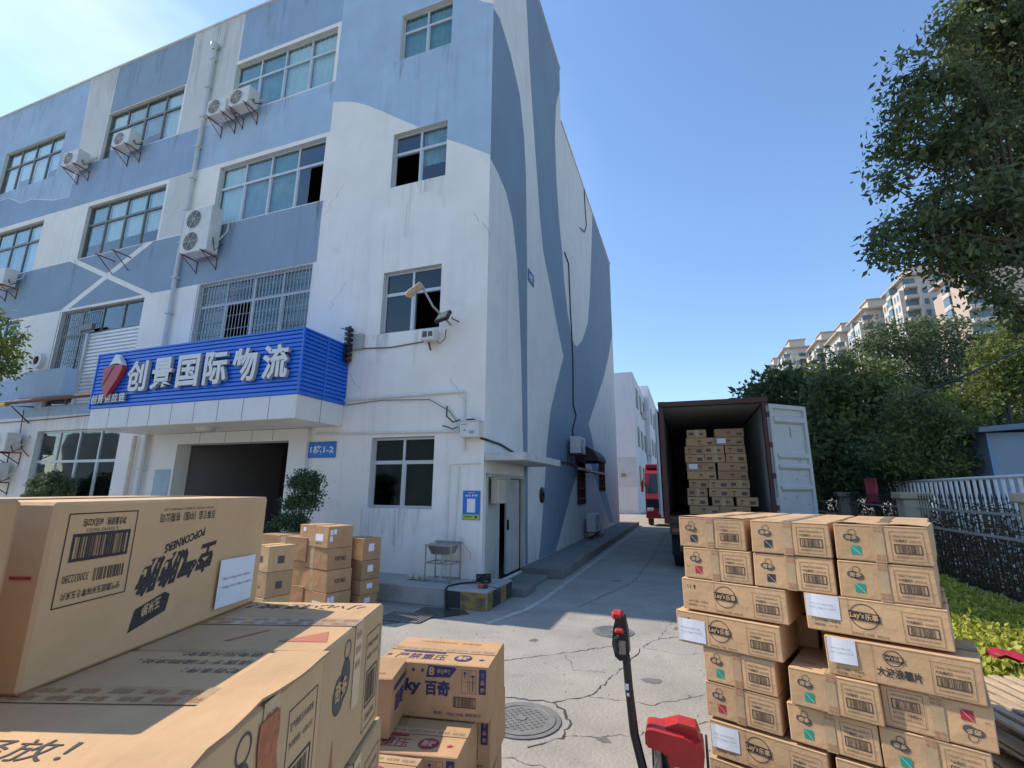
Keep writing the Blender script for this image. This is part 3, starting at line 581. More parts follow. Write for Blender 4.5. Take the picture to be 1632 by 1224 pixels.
sidewin(15.9, 17.2, 1.35, 2.75); sidewin(20.2, 21.6, 1.8, 3.1)

# ------------------------------------------------------------------ sign
sg = empty('shop_sign', (-9.6, CY, 3.5)); tag(sg, 'long blue slatted metal sign with raised white Chinese characters above the entrance', 'sign')
def sp_(bm, name, par=None, **k):
    o = bm.obj(name, par or sg, **k)
    if not par: o.location = (9.6, -CY, -3.5)
    return o
b = B(); b.box(-12.54, -6.68, CY + .05, FY - .01, 3.5, 4.7, SIGNB)
n = 15
for k in range(n):
    z = 3.5 + 1.25 * k / n; h = 1.25 / n
    b.add([(-12.58, CY + .02, z), (-6.655, CY + .02, z), (-6.655, CY - .02, z + h * .15), (-12.58, CY - .02, z + h * .15), (-6.655, CY - .012, z + h * .85), (-12.58, CY - .012, z + h * .85), (-6.655, CY + .02, z + h), (-12.58, CY + .02, z + h)], [(0, 1, 2, 3), (3, 2, 4, 5), (5, 4, 6, 7)], SIGNB)
    b.add([(-6.66, CY, z), (-6.66, FY - .01, z), (-6.62, FY - .01, z + h * .15), (-6.62, CY, z + h * .15), (-6.628, FY - .01, z + h * .85), (-6.628, CY, z + h * .85), (-6.66, FY - .01, z + h), (-6.66, CY, z + h)], [(0, 1, 2, 3), (3, 2, 4, 5), (5, 4, 6, 7)], SIGNB)
b.box(-12.62, -6.61, CY - .03, FY - .005, 4.75, 4.785, SIGNB); b.box(-12.62, -12.58, CY - .03, CY + .05, 3.5, 4.75, SIGNB); b.box(-6.65, -6.61, CY - .035, CY - .0, 3.5, 4.75, SIGNB); b.box(-6.625, -6.612, 7.36, 7.4, 3.5, 4.75, SIGNB)
sp_(b, 'slatted_panel')
LETW = mat('brushed_white_letter', (.66, .67, .66), .4, .06, 5); LETS = mat('letter_side', (.35, .36, .36), .5)
def letters(txt, x, z, h, wd, y, dep, m, ms, bold):
    for ch in txt:
        vs, fs, tw, th = textgeo(ch, bold); s_ = h / th; sx_ = wd / tw; b = B()
        A = [(x + vx * sx_, y - dep, z + vz * s_) for vx, vz in vs]; Bk = [(x + vx * sx_, y, z + vz * s_) for vx, vz in vs]
        b.add(A, fs, m)
        ec = {}
        for f in fs:
            for i in range(len(f)):
                e = (f[i], f[(i + 1) % len(f)]); k = tuple(sorted(e)); ec.setdefault(k, []).append(e)
        nA = len(A); b.add(A + Bk, [(e[0][1], e[0][0], e[0][0] + nA, e[0][1] + nA) for e in ec.values() if len(e) == 1], ms)
        sp_(b, 'letter'); x += wd * 1.235
letters('创景国际物流', -11.36, 3.80, .68, .625, CY - .03, .07, LETW, LETS, .028)
letters('创景供应链', -12.48, 3.60, .20, .19, CY - .03, .05, LETW, LETS, .015)
b = B(); fr = (Vector((0, CY - .03, 0)), Vector((1, 0, 0)), Vector((0, 0, 1)), Vector((0, -1, 0)))
b.prism([(-12.17, 4.36), (-12.12, 4.2), (-12.12, 4.02), (-11.98, 3.75), (-11.93, 3.72), (-11.78, 3.93), (-11.62, 4.15), (-11.52, 4.36), (-11.56, 4.45), (-11.72, 4.43), (-11.95, 4.42), (-12.06, 4.4)], .1, REDS, fr)
fr2 = (Vector((0, CY - .035, 0)), Vector((1, 0, 0)), Vector((0, 0, 1)), Vector((0, -1, 0)))
b.prism([(-11.98, 4.42), (-11.82, 4.68), (-11.72, 4.64), (-11.6, 4.52), (-11.54, 4.42), (-11.7, 4.47), (-11.86, 4.47)], .10, LETW, fr2)
b.prism([(-12.10, 3.98), (-12.05, 4.02), (-11.80, 4.40), (-11.84, 4.41)], .108, INKG, fr)
sp_(b, 'emblem')
def plate(name, x0, x1, z0, z1, txt, label):
    b = B(); b.box(x0, x1, FY - .03, FY - .003, z0, z1, PBLUE)
    d = Dec(b, (x0, FY - .03, z0), (1, 0, 0), (0, 0, 1), .002); d.text(txt, (x1 - x0) * .06, (z1 - z0) * .27, (z1 - z0) * .5, WHT, w=(x1 - x0) * .88, bold=.02)
    tag(b.obj(name), label, 'sign')
plate('building_number_sign', -7.44, -6.76, 2.42, 2.75, '1栋1-2', 'small blue number plate with white characters right of the entrance')
b = B(); b.box(SX + .003, SX + .02, 10.62, 11.1, 6.98, 7.3, mat('dark_blue_plate', (.05, .10, .24), .5))
d = Dec(b, (SX + .02, 10.62, 6.98), (0, 1, 0), (0, 0, 1), .002); d.text('1栋', .07, .07, .18, WHT, w=.34, bold=.02)
tag(b.obj('building_number_sign'), 'tiny dark blue plate high on the mural side wall', 'sign')
b = B(); b.box(-3.84, -3.5, FY - .012, FY - .003, 1.27, 1.78, PBLUE); d = Dec(b, (-3.84, FY - .012, 1.27), (1, 0, 0), (0, 0, 1), .001)
d.rect(.01, .01, .32, .085, PGREEN); d.rect(.085, .13, .16, .24, WHT); d.text('停车 缴费', .05, .40, .045, WHT, w=.24, bold=.02); d.text('请使用手机', .1, .46, .025, WHT); d.text('绿色出行', .03, .035, .035, INKT, w=.16, bold=.02)
d.rect(.24, .03, .05, .045, INKG, 2)
tag(b.obj('poster'), 'blue and white payment poster with a yellow green strip on the wall corner', 'poster')
b = B(); b.box(-3.86, -3.48, FY - .2, FY - .003, 2.73, 3.02, ACW, .008); b.box(-3.87, -3.47, FY - .21, FY, 3.02, 3.035, ACW); b.box(-3.74, -3.6, FY - .17, FY - .06, 3.036, 3.07, BLACK)
d = Dec(b, (-3.86, FY - .2, 2.73), (1, 0, 0), (0, 0, 1), .001); d.disc(.1, .13, .025, .018, INKT); d.disc(.24, .09, .06, .03, mat('grey_logo', (.25, .33, .38), .5)); d.rect(.03, .23, .1, .012, INKG)
tag(b.obj('meter_box'), 'pale grey junction box mounted on the wall corner above the poster', 'junction box')
b = B(); b.box(SX + .0, SX + .15, 8.42, 8.85, 1.55, 2.0, mat('beige_box_metal', (.50, .47, .38), .5, .1, 4), .006); b.box(SX, SX + .2, 8.38, 8.9, 2.0, 2.02, mat('beige_box_metal', (.5, .47, .38)))
tag(b.obj('electrical_box'), 'beige electrical cabinet beside the side door under the slab canopy', 'electrical box')
b = B(); b.lathe([(.02, 0), (.19, 0), (.2, .02), (.19, .04), (.05, .05)], BLACK, 20); o = b.obj('cable_reel', smooth=True); o.rotation_euler = (0, R(90), 0); o.location = (SX + .003, 11.75, 1.68); tag(o, 'black coil hung on the striped side wall', 'cable coil')
# dark awning over the side window
b = B(); q = []
for i in range(9): t = i / 8 * math.pi / 2; q.append((.02 + .75 * math.sin(t), .55 * math.cos(t)))
vs = [(SX + x, y, 2.75 + z) for y in (15.7, 17.4) for x, z in q]; n = len(q)
b.add(vs, [(i, i + 1, n + i + 1, n + i) for i in range(n - 1)], mat('dark_awning', (.05, .03, .03), .7)); b.add([(SX, 15.7, 2.75)] + vs[:n] + [(SX, 17.4, 2.75)] + vs[n:], [tuple(range(0, n + 1)), tuple(range(n + 1, 2 * n + 2))[::-1]], mat('dark_awning', (.05, .03, .03), .7))
tag(b.obj('window_awning'), 'dark curved awning over the barred window of the side wall', 'awning')
b = B(); b.box(SX + .2, SX + .24, 15.2, 21.5, 2.46, 2.52, FRAME); b.box(SX, SX + .22, 16.9, 16.94, 2.4, 2.44, FRAMED)
tag(b.obj('bracket_rail'), 'horizontal metal bracket rail crossing the side windows', 'rail')

# ------------------------------------------------------------------ flood lamp, wrapped camera, boxes
fl = empty('flood_lamp', (-4.2, FY - .003, 5.05)); tag(fl, 'black square flood lamp fixed right of the middle window', 'lamp')
b = B(); b.T = Matrix.Rotation(R(-35), 4, 'X') @ Matrix.Rotation(R(-12), 4, 'Z'); b.box(-.17, .15, -.07, 0, -.13, .12, BLACK, .01); b.box(-.12, .1, -.074, -.068, -.09, .085, LAMPG); o = b.obj('housing', fl); o.location = (-.02, -.28, 0)
b = B(); b.tube([(.15, 0, .0), (.1, -.2, 0), (.14, -.28, 0)], .012, BLACK); b.obj('bracket', fl)
wc = empty('wrapped_camera', (-4.3, FY, 5.15)); tag(wc, 'security camera wrapped in brown paper on a slanted wall arm', 'camera')
b = B(); b.tube([(.08, 0, -.15), (-.12, -.4, .12), (-.24, -.58, .42)], .022, IRONG, 8); b.obj('arm', wc)
b = B(); PPR = mat('brown_wrapping_paper', (.50, .36, .23), .8, .25, 14, .5, 30)
b.tube([(-.24, -.56, .44), (-.27, -.58, .46), (-.33, -.62, .46), (-.40, -.66, .39), (-.46, -.70, .31), (-.50, -.72, .26), (-.51, -.72, .24)], [.02, .055, .075, .07, .08, .065, .03], PPR, 7); b.box(-.36, -.27, -.66, -.54, .45, .56, PPR, .03); b.obj('paper_wrap', wc)
b = B(); b.box(-4.75, -4.47, FY - .24, FY - .003, 4.66, 4.88, ACW, .01); b.box(-4.72, -4.62, FY - .245, FY - .239, 4.72, 4.84, INKG); b.box(-4.59, -4.50, FY - .245, FY - .239, 4.73, 4.83, INKG); b.tube([(-4.5, FY - .1, 4.7), (-4.4, FY - .1, 4.6), (-4.3, FY - .08, 4.7), (-4.3, FY - .05, 4.9)], .01, INKG); b.tube([(-4.65, FY - .1, 4.66), (-4.63, FY - .05, 4.5)], .02, RUSTR)
tag(b.obj('meter_box'), 'small weathered box with dials under the middle window sill', 'meter box')
b = B(); b.box(-6.5, -6.27, FY - .08, FY - .003, 4.68, 5.02, mat('grey_box', (.36, .36, .34), .6)); 
for k in range(7): b.box(-6.62, -6.52, FY - .22, FY - .06, 4.42 + k * .11, 4.49 + k * .11, BLACK)
b.tube([(-6.57, FY - .1, 4.35), (-6.57, FY - .12, 5.2)], .025, RUSTR); b.tube([(-6.57, FY - .12, 5.1), (-6.75, FY - .2, 5.15)], .01, BLACK)
tag(b.obj('cable_insulator'), 'dark ribbed cable insulator and grey box at the right end of the blue sign', 'insulator')

# ------------------------------------------------------------------ air conditioners
def acunit(loc, w_, h_, fans, label, rz=0, br=True, group='air conditioner units on the front wall'):
    r = empty('air_conditioner', loc, rz); tag(r, label, 'air conditioner', group)
    b = B(); d_ = .32; b.box(-w_ / 2, w_ / 2, -d_ - .12, -.12, 0, h_, ACW, .012); b.box(w_ / 2, w_ / 2 + .02, -.4, -.2, h_ * .2, h_ * .6, ACW); b.obj('casing', r)
    for k in range(fans):
        zc = h_ * (k + .5) / fans; rr = min(h_ / fans, w_) * .4; f = B(); y = -d_ - .123; xc = -w_ * .12
        n = 24; f.add([(xc, y, zc)] + [(xc + rr * math.cos(2 * math.pi * i / n), y, zc + rr * math.sin(2 * math.pi * i / n)) for i in range(n)], [(0, 1 + i, 1 + (i + 1) % n) for i in range(n)], BLACK)
        for q in range(1, 6):
            f.tube([(xc + rr * q / 5 * math.cos(2 * math.pi * i / 20), y - .012, zc + rr * q / 5 * math.sin(2 * math.pi * i / 20)) for i in range(21)], .0055, ACW, 4, False)
        for q in range(6): a = q * math.pi / 3; f.tube([(xc, y - .01, zc), (xc + rr * math.cos(a), y - .01, zc + rr * math.sin(a))], .006, ACW, 4)
        f.obj('fan_grille', r)
    if br:
        for s_ in (-1, 1):
            f = B(); x = s_ * w_ * .36; f.tube([(x, 0, -.015), (x, -.5, -.015)], .015, RUSTR, 4); f.tube([(x, -.45, -.02), (x, -.01, -.32)], .013, RUSTR, 4); f.tube([(x, -.01, 0), (x, -.01, -.36)], .013, RUSTR, 4); f.obj('bracket', r)
    f = B(); f.tube([(w_ / 2 + .02, -.3, h_ * .4), (w_ / 2 + .15, -.28, h_ * .2), (w_ / 2 + .2, -.1, h_ * .5), (w_ / 2 + .12, -.01, h_ * .9)], .018, PIPEY, 6); f.tube([(w_ / 2 + .02, -.32, h_ * .3), (w_ / 2 + .12, -.3, h_ * .0), (w_ / 2 + .18, -.15, h_ * .2)], .014, BLACK, 6); f.obj('hose', r)
    return r
acunit((-11.42, FY, 11.72), .72, .52, 1, 'left unit of the pair of white air conditioners under the top floor window')
acunit((-10.62, FY, 11.78), .72, .52, 1, 'right unit of the pair of white air conditioners under the top floor window')
acunit((-15.35, FY, 11.80), .76, .5, 1, 'white air conditioner with loose hose in front of the second top floor window')
acunit((-17.75, FY, 11.72), .76, .52, 1, 'white air conditioner on the pier left of the second top floor window')
acunit((-11.42, FY, 7.62), .98, 1.25, 2, 'tall two fan air conditioner above the barred window')
acunit((-20.2, FY, 8.0), .8, .55, 1, 'small air conditioner at the far left third floor edge')
acunit((-23.2, FY, 11.5), .8, .55, 1, 'air conditioner at the far left top floor edge')
acunit((-17.95, FY, 2.72), .8, .52, 1, 'upper air conditioner beside the ground floor window at the far left')
acunit((-18.2, FY, 1.9), .8, .52, 1, 'lower air conditioner beside the ground floor window at the far left')
g2 = 'air conditioner units on the side wall'
acunit((SX, 14.9, 2.92), .8, .52, 1, 'air conditioner high on the blue part of the side wall', R(90), True, g2)
acunit((SX, 17.2, .42), .8, .6, 1, 'air conditioner standing near the foot of the side wall beside a pink bag', R(90), True, g2)
r = empty('wall_bracket', (-14.9, FY, 8.2)); tag(r, 'empty rusty triangular bracket pair on the slate blue band', 'bracket')
for x in (-.35, .35):
    f = B(); f.tube([(x, 0, 0), (x, -.5, 0)], .018, RUSTR, 4); f.tube([(x, -.45, 0), (x, -.01, -.4)], .015, RUSTR, 4); f.obj('arm', r)
b = B(); b.lathe([(.0, -.06), (.12, -.02), (.2, .1), (.1, .3), (.04, .42), (.001, .43)], mat('pink_sack', (.50, .40, .42), .8, .15, 8, .5, 14), 14, (SX + .35, 18.0, .22)); tag(b.obj('sack'), 'crumpled pale pink sack on the side pavement', 'bag')
b = B(); b.lathe([(.13, 0), (.24, 0), (.24, .12), (.13, .12)], ACW, 20); b.lathe([(.001, .05), (.13, .06)], RUSTR, 20); o = b.obj('exhaust_fan'); o.rotation_euler = (R(90), 0, 0); o.location = (-17.75, FY - .0, 5.4); tag(o, 'round exhaust fan in the wall left of the roller shutter', 'exhaust fan')

# sink stand on the platform
sk = empty('sink_stand', (-4.03, 7.72, .28)); tag(sk, 'small stainless steel sink on a thin leg frame against the white wall', 'sink')
b = B(); b.box(-.26, .26, -.2, .2, .58, .595, STEEL); b.add([(-.2, -.2, .58), (.2, -.2, .58), (.2, .2, .58), (-.2, .2, .58), (-.15, -.14, .44), (.15, -.14, .44), (.15, .14, .44), (-.15, .14, .44)], [(0, 1, 5, 4), (1, 2, 6, 5), (2, 3, 7, 6), (3, 0, 4, 7), (4, 5, 6, 7)], STEEL); b.box(-.26, .26, .18, .2, .595, .63, STEEL); b.obj('basin', sk)
for x in (-.24, .24):
    for y in (-.18, .18): b = B(); b.tube([(x, y, 0), (x, y, .6)], .014, STEEL, 6); b.obj('leg', sk)
b = B()
for y in (-.18, .18): b.tube([(-.24, y, .3), (.24, y, .3)], .011, STEEL, 6); b.tube([(-.24, y, .03), (.24, y, .03)], .011, STEEL, 6)
for x in (-.24, 0, .24): b.tube([(x, -.18, .3), (x, .18, .3)], .011, STEEL, 6)
b.obj('shelf_frame', sk); b = B(); b.tube([(0, 0, .45), (0, 0, .2), (-.05, 0, .02), (.15, -.1, -.0)], .022, PIPEB, 8); b.obj('drain_hose', sk)
b = B()
for k in range(4): b.tube([(-2.0 * 0 + .12 * math.cos(t * .5 + k), .1 * math.sin(t * .5 + k), .03 + .03 * k + .01 * math.sin(t)) for t in range(14)], .016, BLACK, 6)
o = b.obj('hose_coil'); o.location = (-3.28, 7.75, .29); tag(o, 'tangled black hose coil on the painted corner block', 'hose')
b = B()
pts = [(-3.4, 7.74, .3), (-3.62, 7.55, .295), (-3.7, 7.3, .295), (-3.68, 7.16, .27), (-3.66, 7.14, .02), (-3.5, 7.0, .015)]; b.tube(pts, .014, BLACK, 6); tag(b.obj('hose'), 'thin black hose trailing from the coil over the pavement edge', 'hose')
b = B(); b.box(-.05, .05, -.04, .04, 0, .06, mat('orange_plastic', (.35, .1, .03), .5), .01); b.box(.052, .11, -.03, .03, 0, .055, INKN, .01); b.tube([(.1, 0, .03), (.3, .05, .01), (.35, -.2, .01)], .007, INKG); o = b.obj('socket'); o.location = (-3.17, 7.4, .285); tag(o, 'small orange and blue plug lying on the corner block', 'plug')
b = B()
for k in range(5): b.lathe([(.0, 0), (.05, .01), (.055, .06), (.02, .09), (.001, .09)], mat('litter_plastic', (.5, .5, .42), .5, .3, 9), 8, (-4.6 + k * .07, 7.62 + .05 * (k % 2), .285))
tag(b.obj('litter'), 'small heap of crumpled plastic litter left of the sink', 'litter')

# ------------------------------------------------------------------ cartons
def info(d, u, v, w, h, seed, big=False, flip=False):
    d.frame(u, v, w, h, .0018, INKG)
    d.text('中国驰名产品膨化食品有限公司', u + w * .1, v + h * .80, h * .075, INKG, w=w * .8)
    d.text('净含量规格', u + w * .1, v + h * .64, h * .10, INKG, w=w * .42, bold=.02); d.text('60克X22包', u + w * .56, v + h * .64, h * .08, INKG, w=w * .34)
    d.frame(u + w * .1, v + h * .24, w * .8, h * .33, .004, INK, 1); d.bars(u + w * .18, v + h * .27, w * .64, h * .26, INK, 1, seed)
    d.text('净含量标准 3200323804', u + w * .12, v + h * .10, h * .065, INKG, w=w * .76)
def tape_marks(d, u, v, w, m, seed):
    r = random.Random(seed)
    for i in range(2):
        for j in range(2): d.text('易碎', u + i * w * .5 + .003, v + j * w * .42, w * .34, m, 3, w=w * .42)
def end_art(d, w, h, colm, seed):
    """snack carton short side: oval logo with a ring above, coloured square, tape, data panel"""
    d.disc(w * .185, h * .63, w * .045, h * .10, INKG, 1); d.disc(w * .145, h * .64, w * .05, h * .09, INKG, 1); d.disc(w * .225, h * .60, w * .055, h * .10, INKG, 1); d.rect(w * .15, h * .56, w * .08, h * .13, INKG, 1.3)
    d.text('奇多', w * .125, h * .575, h * .12, CARD, 2, w=w * .13, bold=.03); d.ring(w * .20, h * .77, w * .045, .003, INKG, 1)
    d.rect(w * .17, h * .17, w * .11, h * .24, colm, 1); d.poly([(w * .17, h * .41), (w * .174, h * .41), (w * .28, h * .175), (w * .276, h * .17)], WHT, 2)
    d.text('玉米味', w * .035, h * .35, h * .05, colm, 1, w=.02) if colm is INKR else None
    d.rect(w * .42, 0, w * .12, h, TAPE, 1.6); tape_marks(d, w * .425, h * .80, w * .115, INKO, seed); tape_marks(d, w * .425, h * .04, w * .115, INKO, seed + 1)
    info(d, w * .60, h * .09, w * .34, h * .76, seed)
def long_art(d, w, h, seed, wave=False):
    x = w * .44 if not wave else w * .47; rr = h * .33 if not wave else h * .2; yy = h * .55 if not wave else h * .7
    d.ring(x, yy, rr, .004, INK, 1); d.poly([(x - rr * 1.08, yy + rr * .38), (x + rr * 1.05, yy + rr * .28), (x + rr * 1.08, yy - rr * .40), (x - rr * 1.02, yy - rr * .30)], INK, 2)
    d.text("Lay's", x - rr * .98, yy - rr * .26, rr * .52, CARD, 3, w=rr * .98, bold=.02); d.text('乐事', x + rr * .05, yy - rr * .26, rr * .5, CARD, 3, w=rr * .92, bold=.02)
    if wave: d.text('大波浪薯片', w * .35, h * .22, h * .24, INK, 1, w=w * .29, bold=.03)
    else: d.text('百事食品（中国）有限公司', w * .34, h * .06, h * .06, INKG, 1, w=w * .25)
    d.text('生产日期：见箱体', w * .06, h * .26 if not wave else h * .16, h * .065, INK, 1, w=w * .20); d.text('保质期：9个月', w * .06, h * .14 if not wave else h * .06, h * .065, INK, 1, w=w * .17)
    d.text('11', w * .06, h * .68, h * .12, INK, 1, w=.02); d.poly([(w * .12, h * .80), (w * .145, h * .80), (w * .138, h * .72), (w * .134, h * .68), (w * .142, h * .67), (w * .122, h * .67), (w * .13, h * .68), (w * .127, h * .72)], INK, 1)
    d.rect(w * .335, 0, .0012, h, INKG, 1); info(d, w * .70, h * .07, w * .25, h * .74, seed)
def warp(b, w, dp, h, seed, amp=.004):
    r = random.Random(seed * 13 + 5); C8 = {(i, j, k): (r.uniform(-amp, amp), r.uniform(-amp, amp), r.uniform(-amp, 0) * .6 if k else 0) for i in (0, 1) for j in (0, 1) for k in (0, 1)}
    nv = []
    for x, y, z in b.v:
        a, c, e = x / w, y / dp, z / h; d = [0, 0, 0]
        for (i, j, k), v in C8.items():
            q = (a if i else 1 - a) * (c if j else 1 - c) * (e if k else 1 - e)
            for n in range(3): d[n] += q * v[n]
        nv.append((x + d[0], y + d[1], z + d[2]))
    b.v = nv
def carton_mesh(w, dp, h, art=None, top=True, seed=0, m=CARD, flip=False, tapedir='y', sideart=None, topart=None):
    r = random.Random(seed); b = B(); b.box(0, w, 0, dp, .001, h - .001, m, .004)
    bow = .004 + r.random() * .003      # softly bulging faces
    f = Dec(b, (0, 0, 0), (1, 0, 0), (0, 0, 1), .0014)
    if flip: f = Dec(b, (w, 0, h), (-1, 0, 0), (0, 0, -1), .0014); f.n = Vector((0, -1, 0))
    f.rect(.003, h - .009, w - .006, .0035, CARDT, 1); f.rect(.003, .006, w - .006, .0015, CARDT, 1)
    if art: art(f, w, h)
    if top:
        t = Dec(b, (0, 0, h - .001), (1, 0, 0), (0, 1, 0), .0014)
        if tapedir == 'y': t.rect(w / 2 - .0012, 0, .0024, dp, CARDT, 1); t.rect(w * .42, 0, w * .13, dp, TAPE, 2)
        else: t.rect(0, dp / 2 - .0012, w, .0024, CARDT, 1); t.rect(0, dp / 2 - .03, w, .06, TAPE, 2)
        if topart: topart(t, w, dp)
        else:
            t.text('小心轻放', w * .07, dp * .2, dp * .06, INKG, 1, w=w * .22); t.text('请勿踩踏', w * .64, dp * .2, dp * .06, INKG, 1, w=w * .22); t.rect(w * .12, dp * .06, w * .16, dp * .02, INKG, 1)
    if sideart: sideart(Dec(b, (w, 0, 0), (0, 1, 0), (0, 0, 1), .004), dp, h)
    warp(b, w, dp, h, seed)
    me = b.obj('tmp'); d_ = me.data; bpy.data.objects.remove(me); return d_
def put(mesh, name, loc, rz, label, cat='carton', group=None, tilt=0):
    o = bpy.data.objects.new(name, mesh); COL.objects.link(o); o.location = loc; o.rotation_euler = (0, tilt, rz); tag(o, label, cat, group); return o
def sheet(parent, w, h, x, z, name='paper_label', txt=True, flip=False, side=None):
    b = B(); n = 6; vs = []
    for i in range(n + 1):
        for j in (0, 1): vs.append((x + w * i / n, -.004 - .004 * math.sin(math.pi * i / n) - (.004 if i == 0 else 0), z + h * j))
    b.add(vs, [(2 * i, 2 * i + 2, 2 * i + 3, 2 * i + 1) for i in range(n)], PAPER)
    tw_ = math.radians(random.Random(int(x * 1e4) + int(w * 1e3)).uniform(-2.5, 2.5))
    if txt:
        d = Dec(b, (x, -.0095, z), (1, 0, 0), (0, 0, 1), .0006); d.text('sweet corn flavor 60g', w * .1, h * .56, h * .07, INKG, 1, w=w * .72, flip=flip); d.text('Layers crispy corn flakes', w * .1, h * .38, h * .07, INKG, 1, w=w * .8, flip=flip)
    cx_, cz_ = x + w / 2, z + h / 2; b.v = [(cx_ + (p[0] - cx_) * math.cos(tw_) - (p[2] - cz_) * math.sin(tw_), p[1], cz_ + (p[0] - cx_) * math.sin(tw_) + (p[2] - cz_) * math.cos(tw_)) for p in b.v]
    o = b.obj(name, parent); o['label'] = 'white printed paper sheet taped to the carton'; return o
def flap(parent, w, dp, h, side, lift):
    b = B(); q = []
    n = 8
    for i in range(n + 1):
        x = w * i / n; e = lift * (.6 + .4 * math.sin(i * 1.3))
        q += [(x, 0 if side == 'f' else dp, h + .0012 + e), (x, dp * .34 if side == 'f' else dp * .66, h + .0012)]
    b.add(q, [(2 * i, 2 * i + 2, 2 * i + 3, 2 * i + 1) for i in range(n)], CARD); b.add([(x, y, z - .003) for x, y, z in q], [(2 * i + 1, 2 * i + 3, 2 * i + 2, 2 * i) for i in range(n)], CARDT)
    b.add([q[2 * i] for i in range(n + 1)] + [(q[2 * i][0], q[2 * i][1], q[2 * i][2] - .003) for i in range(n + 1)], [(i, i + n + 1, i + n + 2, i + 1) for i in range(n)], CARDT)
    b.obj('flap', parent)
HB = .19
A_ = math.radians(-21); ux, uy = math.cos(A_), math.sin(A_); P0 = Vector((-.067, 3.511))
ME = {}
def endmesh(col, nm, seed, flip=False):
    k = (nm, flip, seed)
    if k not in ME: ME[k] = carton_mesh(.405, .60, HB, lambda d, w, h: end_art(d, w, h, col, seed), True, seed, CARD, flip)
    return ME[k]
LM = carton_mesh(.61, .405, HB, lambda d, w, h: long_art(d, w, h, 5), True, 5, CARD, tapedir='x')
LMW = carton_mesh(.61, .405, HB, lambda d, w, h: long_art(d, w, h, 6, True), True, 6, CARD, tapedir='x')
BLK = carton_mesh(.405, .60, HB, None, True, 8, CARD); BLKL = carton_mesh(.61, .405, HB, None, True, 9, CARD, tapedir='x')
GS = 'snack cartons stacked on the right pallet'
TOPS = [1.635, 1.443, 1.25, 1.05, .858, .665, .47, .275]
def rput(mesh, u, row, label, fwd=0.0, dz=0.0, rot=0.0, grp=GS, back=0.0):
    z = TOPS[row] - HB + dz; x = P0.x + ux * u + uy * fwd - uy * back; y = P0.y + uy * u - ux * fwd + ux * back
    return put(mesh, 'carton', (x, y, z), A_ + R(rot), label, group=grp)
K, Rr, G = INK, INKR, INKT
o = rput(endmesh(K, 'k', 1), .0, 0, 'left snack carton of the top layer, black square and tape on its end', rot=.6); flap(o, .405, .60, HB, 'f', .006)
rput(endmesh(K, 'k', 2), .446, 0, 'middle snack carton of the top layer, black square on its sunlit end', rot=-.4)
o = rput(endmesh(G, 'g', 3), .872, 0, 'right snack carton of the top layer with a green square', rot=-1.2); flap(o, .405, .60, HB, 'f', .009)
rput(endmesh(Rr, 'r', 4), .02, 1, 'second layer carton with a red square below the left top carton', rot=.3)
rput(endmesh(K, 'k', 2), .444, 1, 'second layer carton with a black square below the middle top carton')
rput(endmesh(G, 'g', 3), .868, 1, 'second layer carton with a green square below the right top carton', rot=-.3)
rput(LM, -.008, 2, 'long carton with a round logo in the third layer, left')
o = rput(LM, .69, 2, 'long carton with a round logo and white sheet in the third layer, right', dz=.003); sheet(o, .155, .115, .008, .07)
o = rput(LM, -.055, 3, 'long carton with a white sheet, jutting out left in the fourth layer', fwd=.01, rot=-.5); sheet(o, .17, .13, .012, .015)
o = rput(LMW, .77, 3, 'long carton reading wavy crisps with a white sheet, right end of the fourth layer', fwd=.02); sheet(o, .125, .12, .01, .065)
rput(endmesh(G, 'g', 5), .10, 4, 'carton with a green square under the jutting long carton')
rput(endmesh(G, 'g', 3), .575, 4, 'carton with a green square and open left flap in the middle of the fifth layer', fwd=.03)
rput(endmesh(Rr, 'r', 6, True), .985, 4, 'upside down carton with a red square at the right end of the fifth layer')
rput(endmesh(Rr, 'r', 4), .10, 5, 'carton with a red square at the left end of the sixth layer', rot=.4)
rput(endmesh(G, 'g', 5), .545, 5, 'carton with a green square in the middle of the sixth layer')
rput(endmesh(G, 'g', 7), .955, 5, 'carton with a green square at the right end of the sixth layer')
o = rput(LM, .105, 6, 'long carton with a white sheet in the seventh layer beside the pallet truck', dz=-.01); sheet(o, .155, .12, .012, .05)
rput(endmesh(K, 'k', 1), .75, 6, 'seventh layer carton right of the labelled long carton', dz=-.01)
rput(LM, .09, 7, 'bottom layer long carton at the left', dz=-.02); rput(LM, .72, 7, 'bottom layer long carton at the right', dz=-.02)
GB = 'plain cartons forming the rear rows of the right pallet'
for row in (0, 1):
    for k, u in enumerate((.02, .45, .87)): rput(BLK, u, row, '%s carton in the rear row, %s layer of the right pallet stack' % (('left', 'middle', 'right')[k], ('top', 'second')[row]), back=.62, grp=GB)
for row in range(2, 8):
    for u in (.05, .68): rput(BLKL, u, row, 'plain carton half hidden in the dark behind the front row', back=(.42 if row in (2, 3, 6, 7) else .62), grp=GB, dz=-.004 - .02 * (row > 5))
def pallet(loc, rz, w_, d_, label, layers=1, name='pallet'):
    for q in range(layers):
        r = empty(name, (loc[0] + q * .01, loc[1], loc[2] + q * .14), rz + R(q * .7)); tag(r, label[q] if isinstance(label, list) else label, 'pallet', 'wooden pallets' if layers > 1 else None)
        n = 10
        for k in range(n):
            b = B(); y = d_ * k / n; b.box(0, w_, y + .01, y + d_ / n - .035, .11, .13, WOOD, .003); b.obj('slat', r)
        for k in range(3):
            b = B(); x = (w_ - .09) * k / 2; b.box(x, x + .09, 0, d_, .025, .108, WOOD); b.obj('bearer', r)
        b = B()
        for k in range(3): y = (d_ - .1) * k / 2; b.box(0, w_, y, y + .1, .002, .022, WOOD)
        b.obj('bottom_board', r)
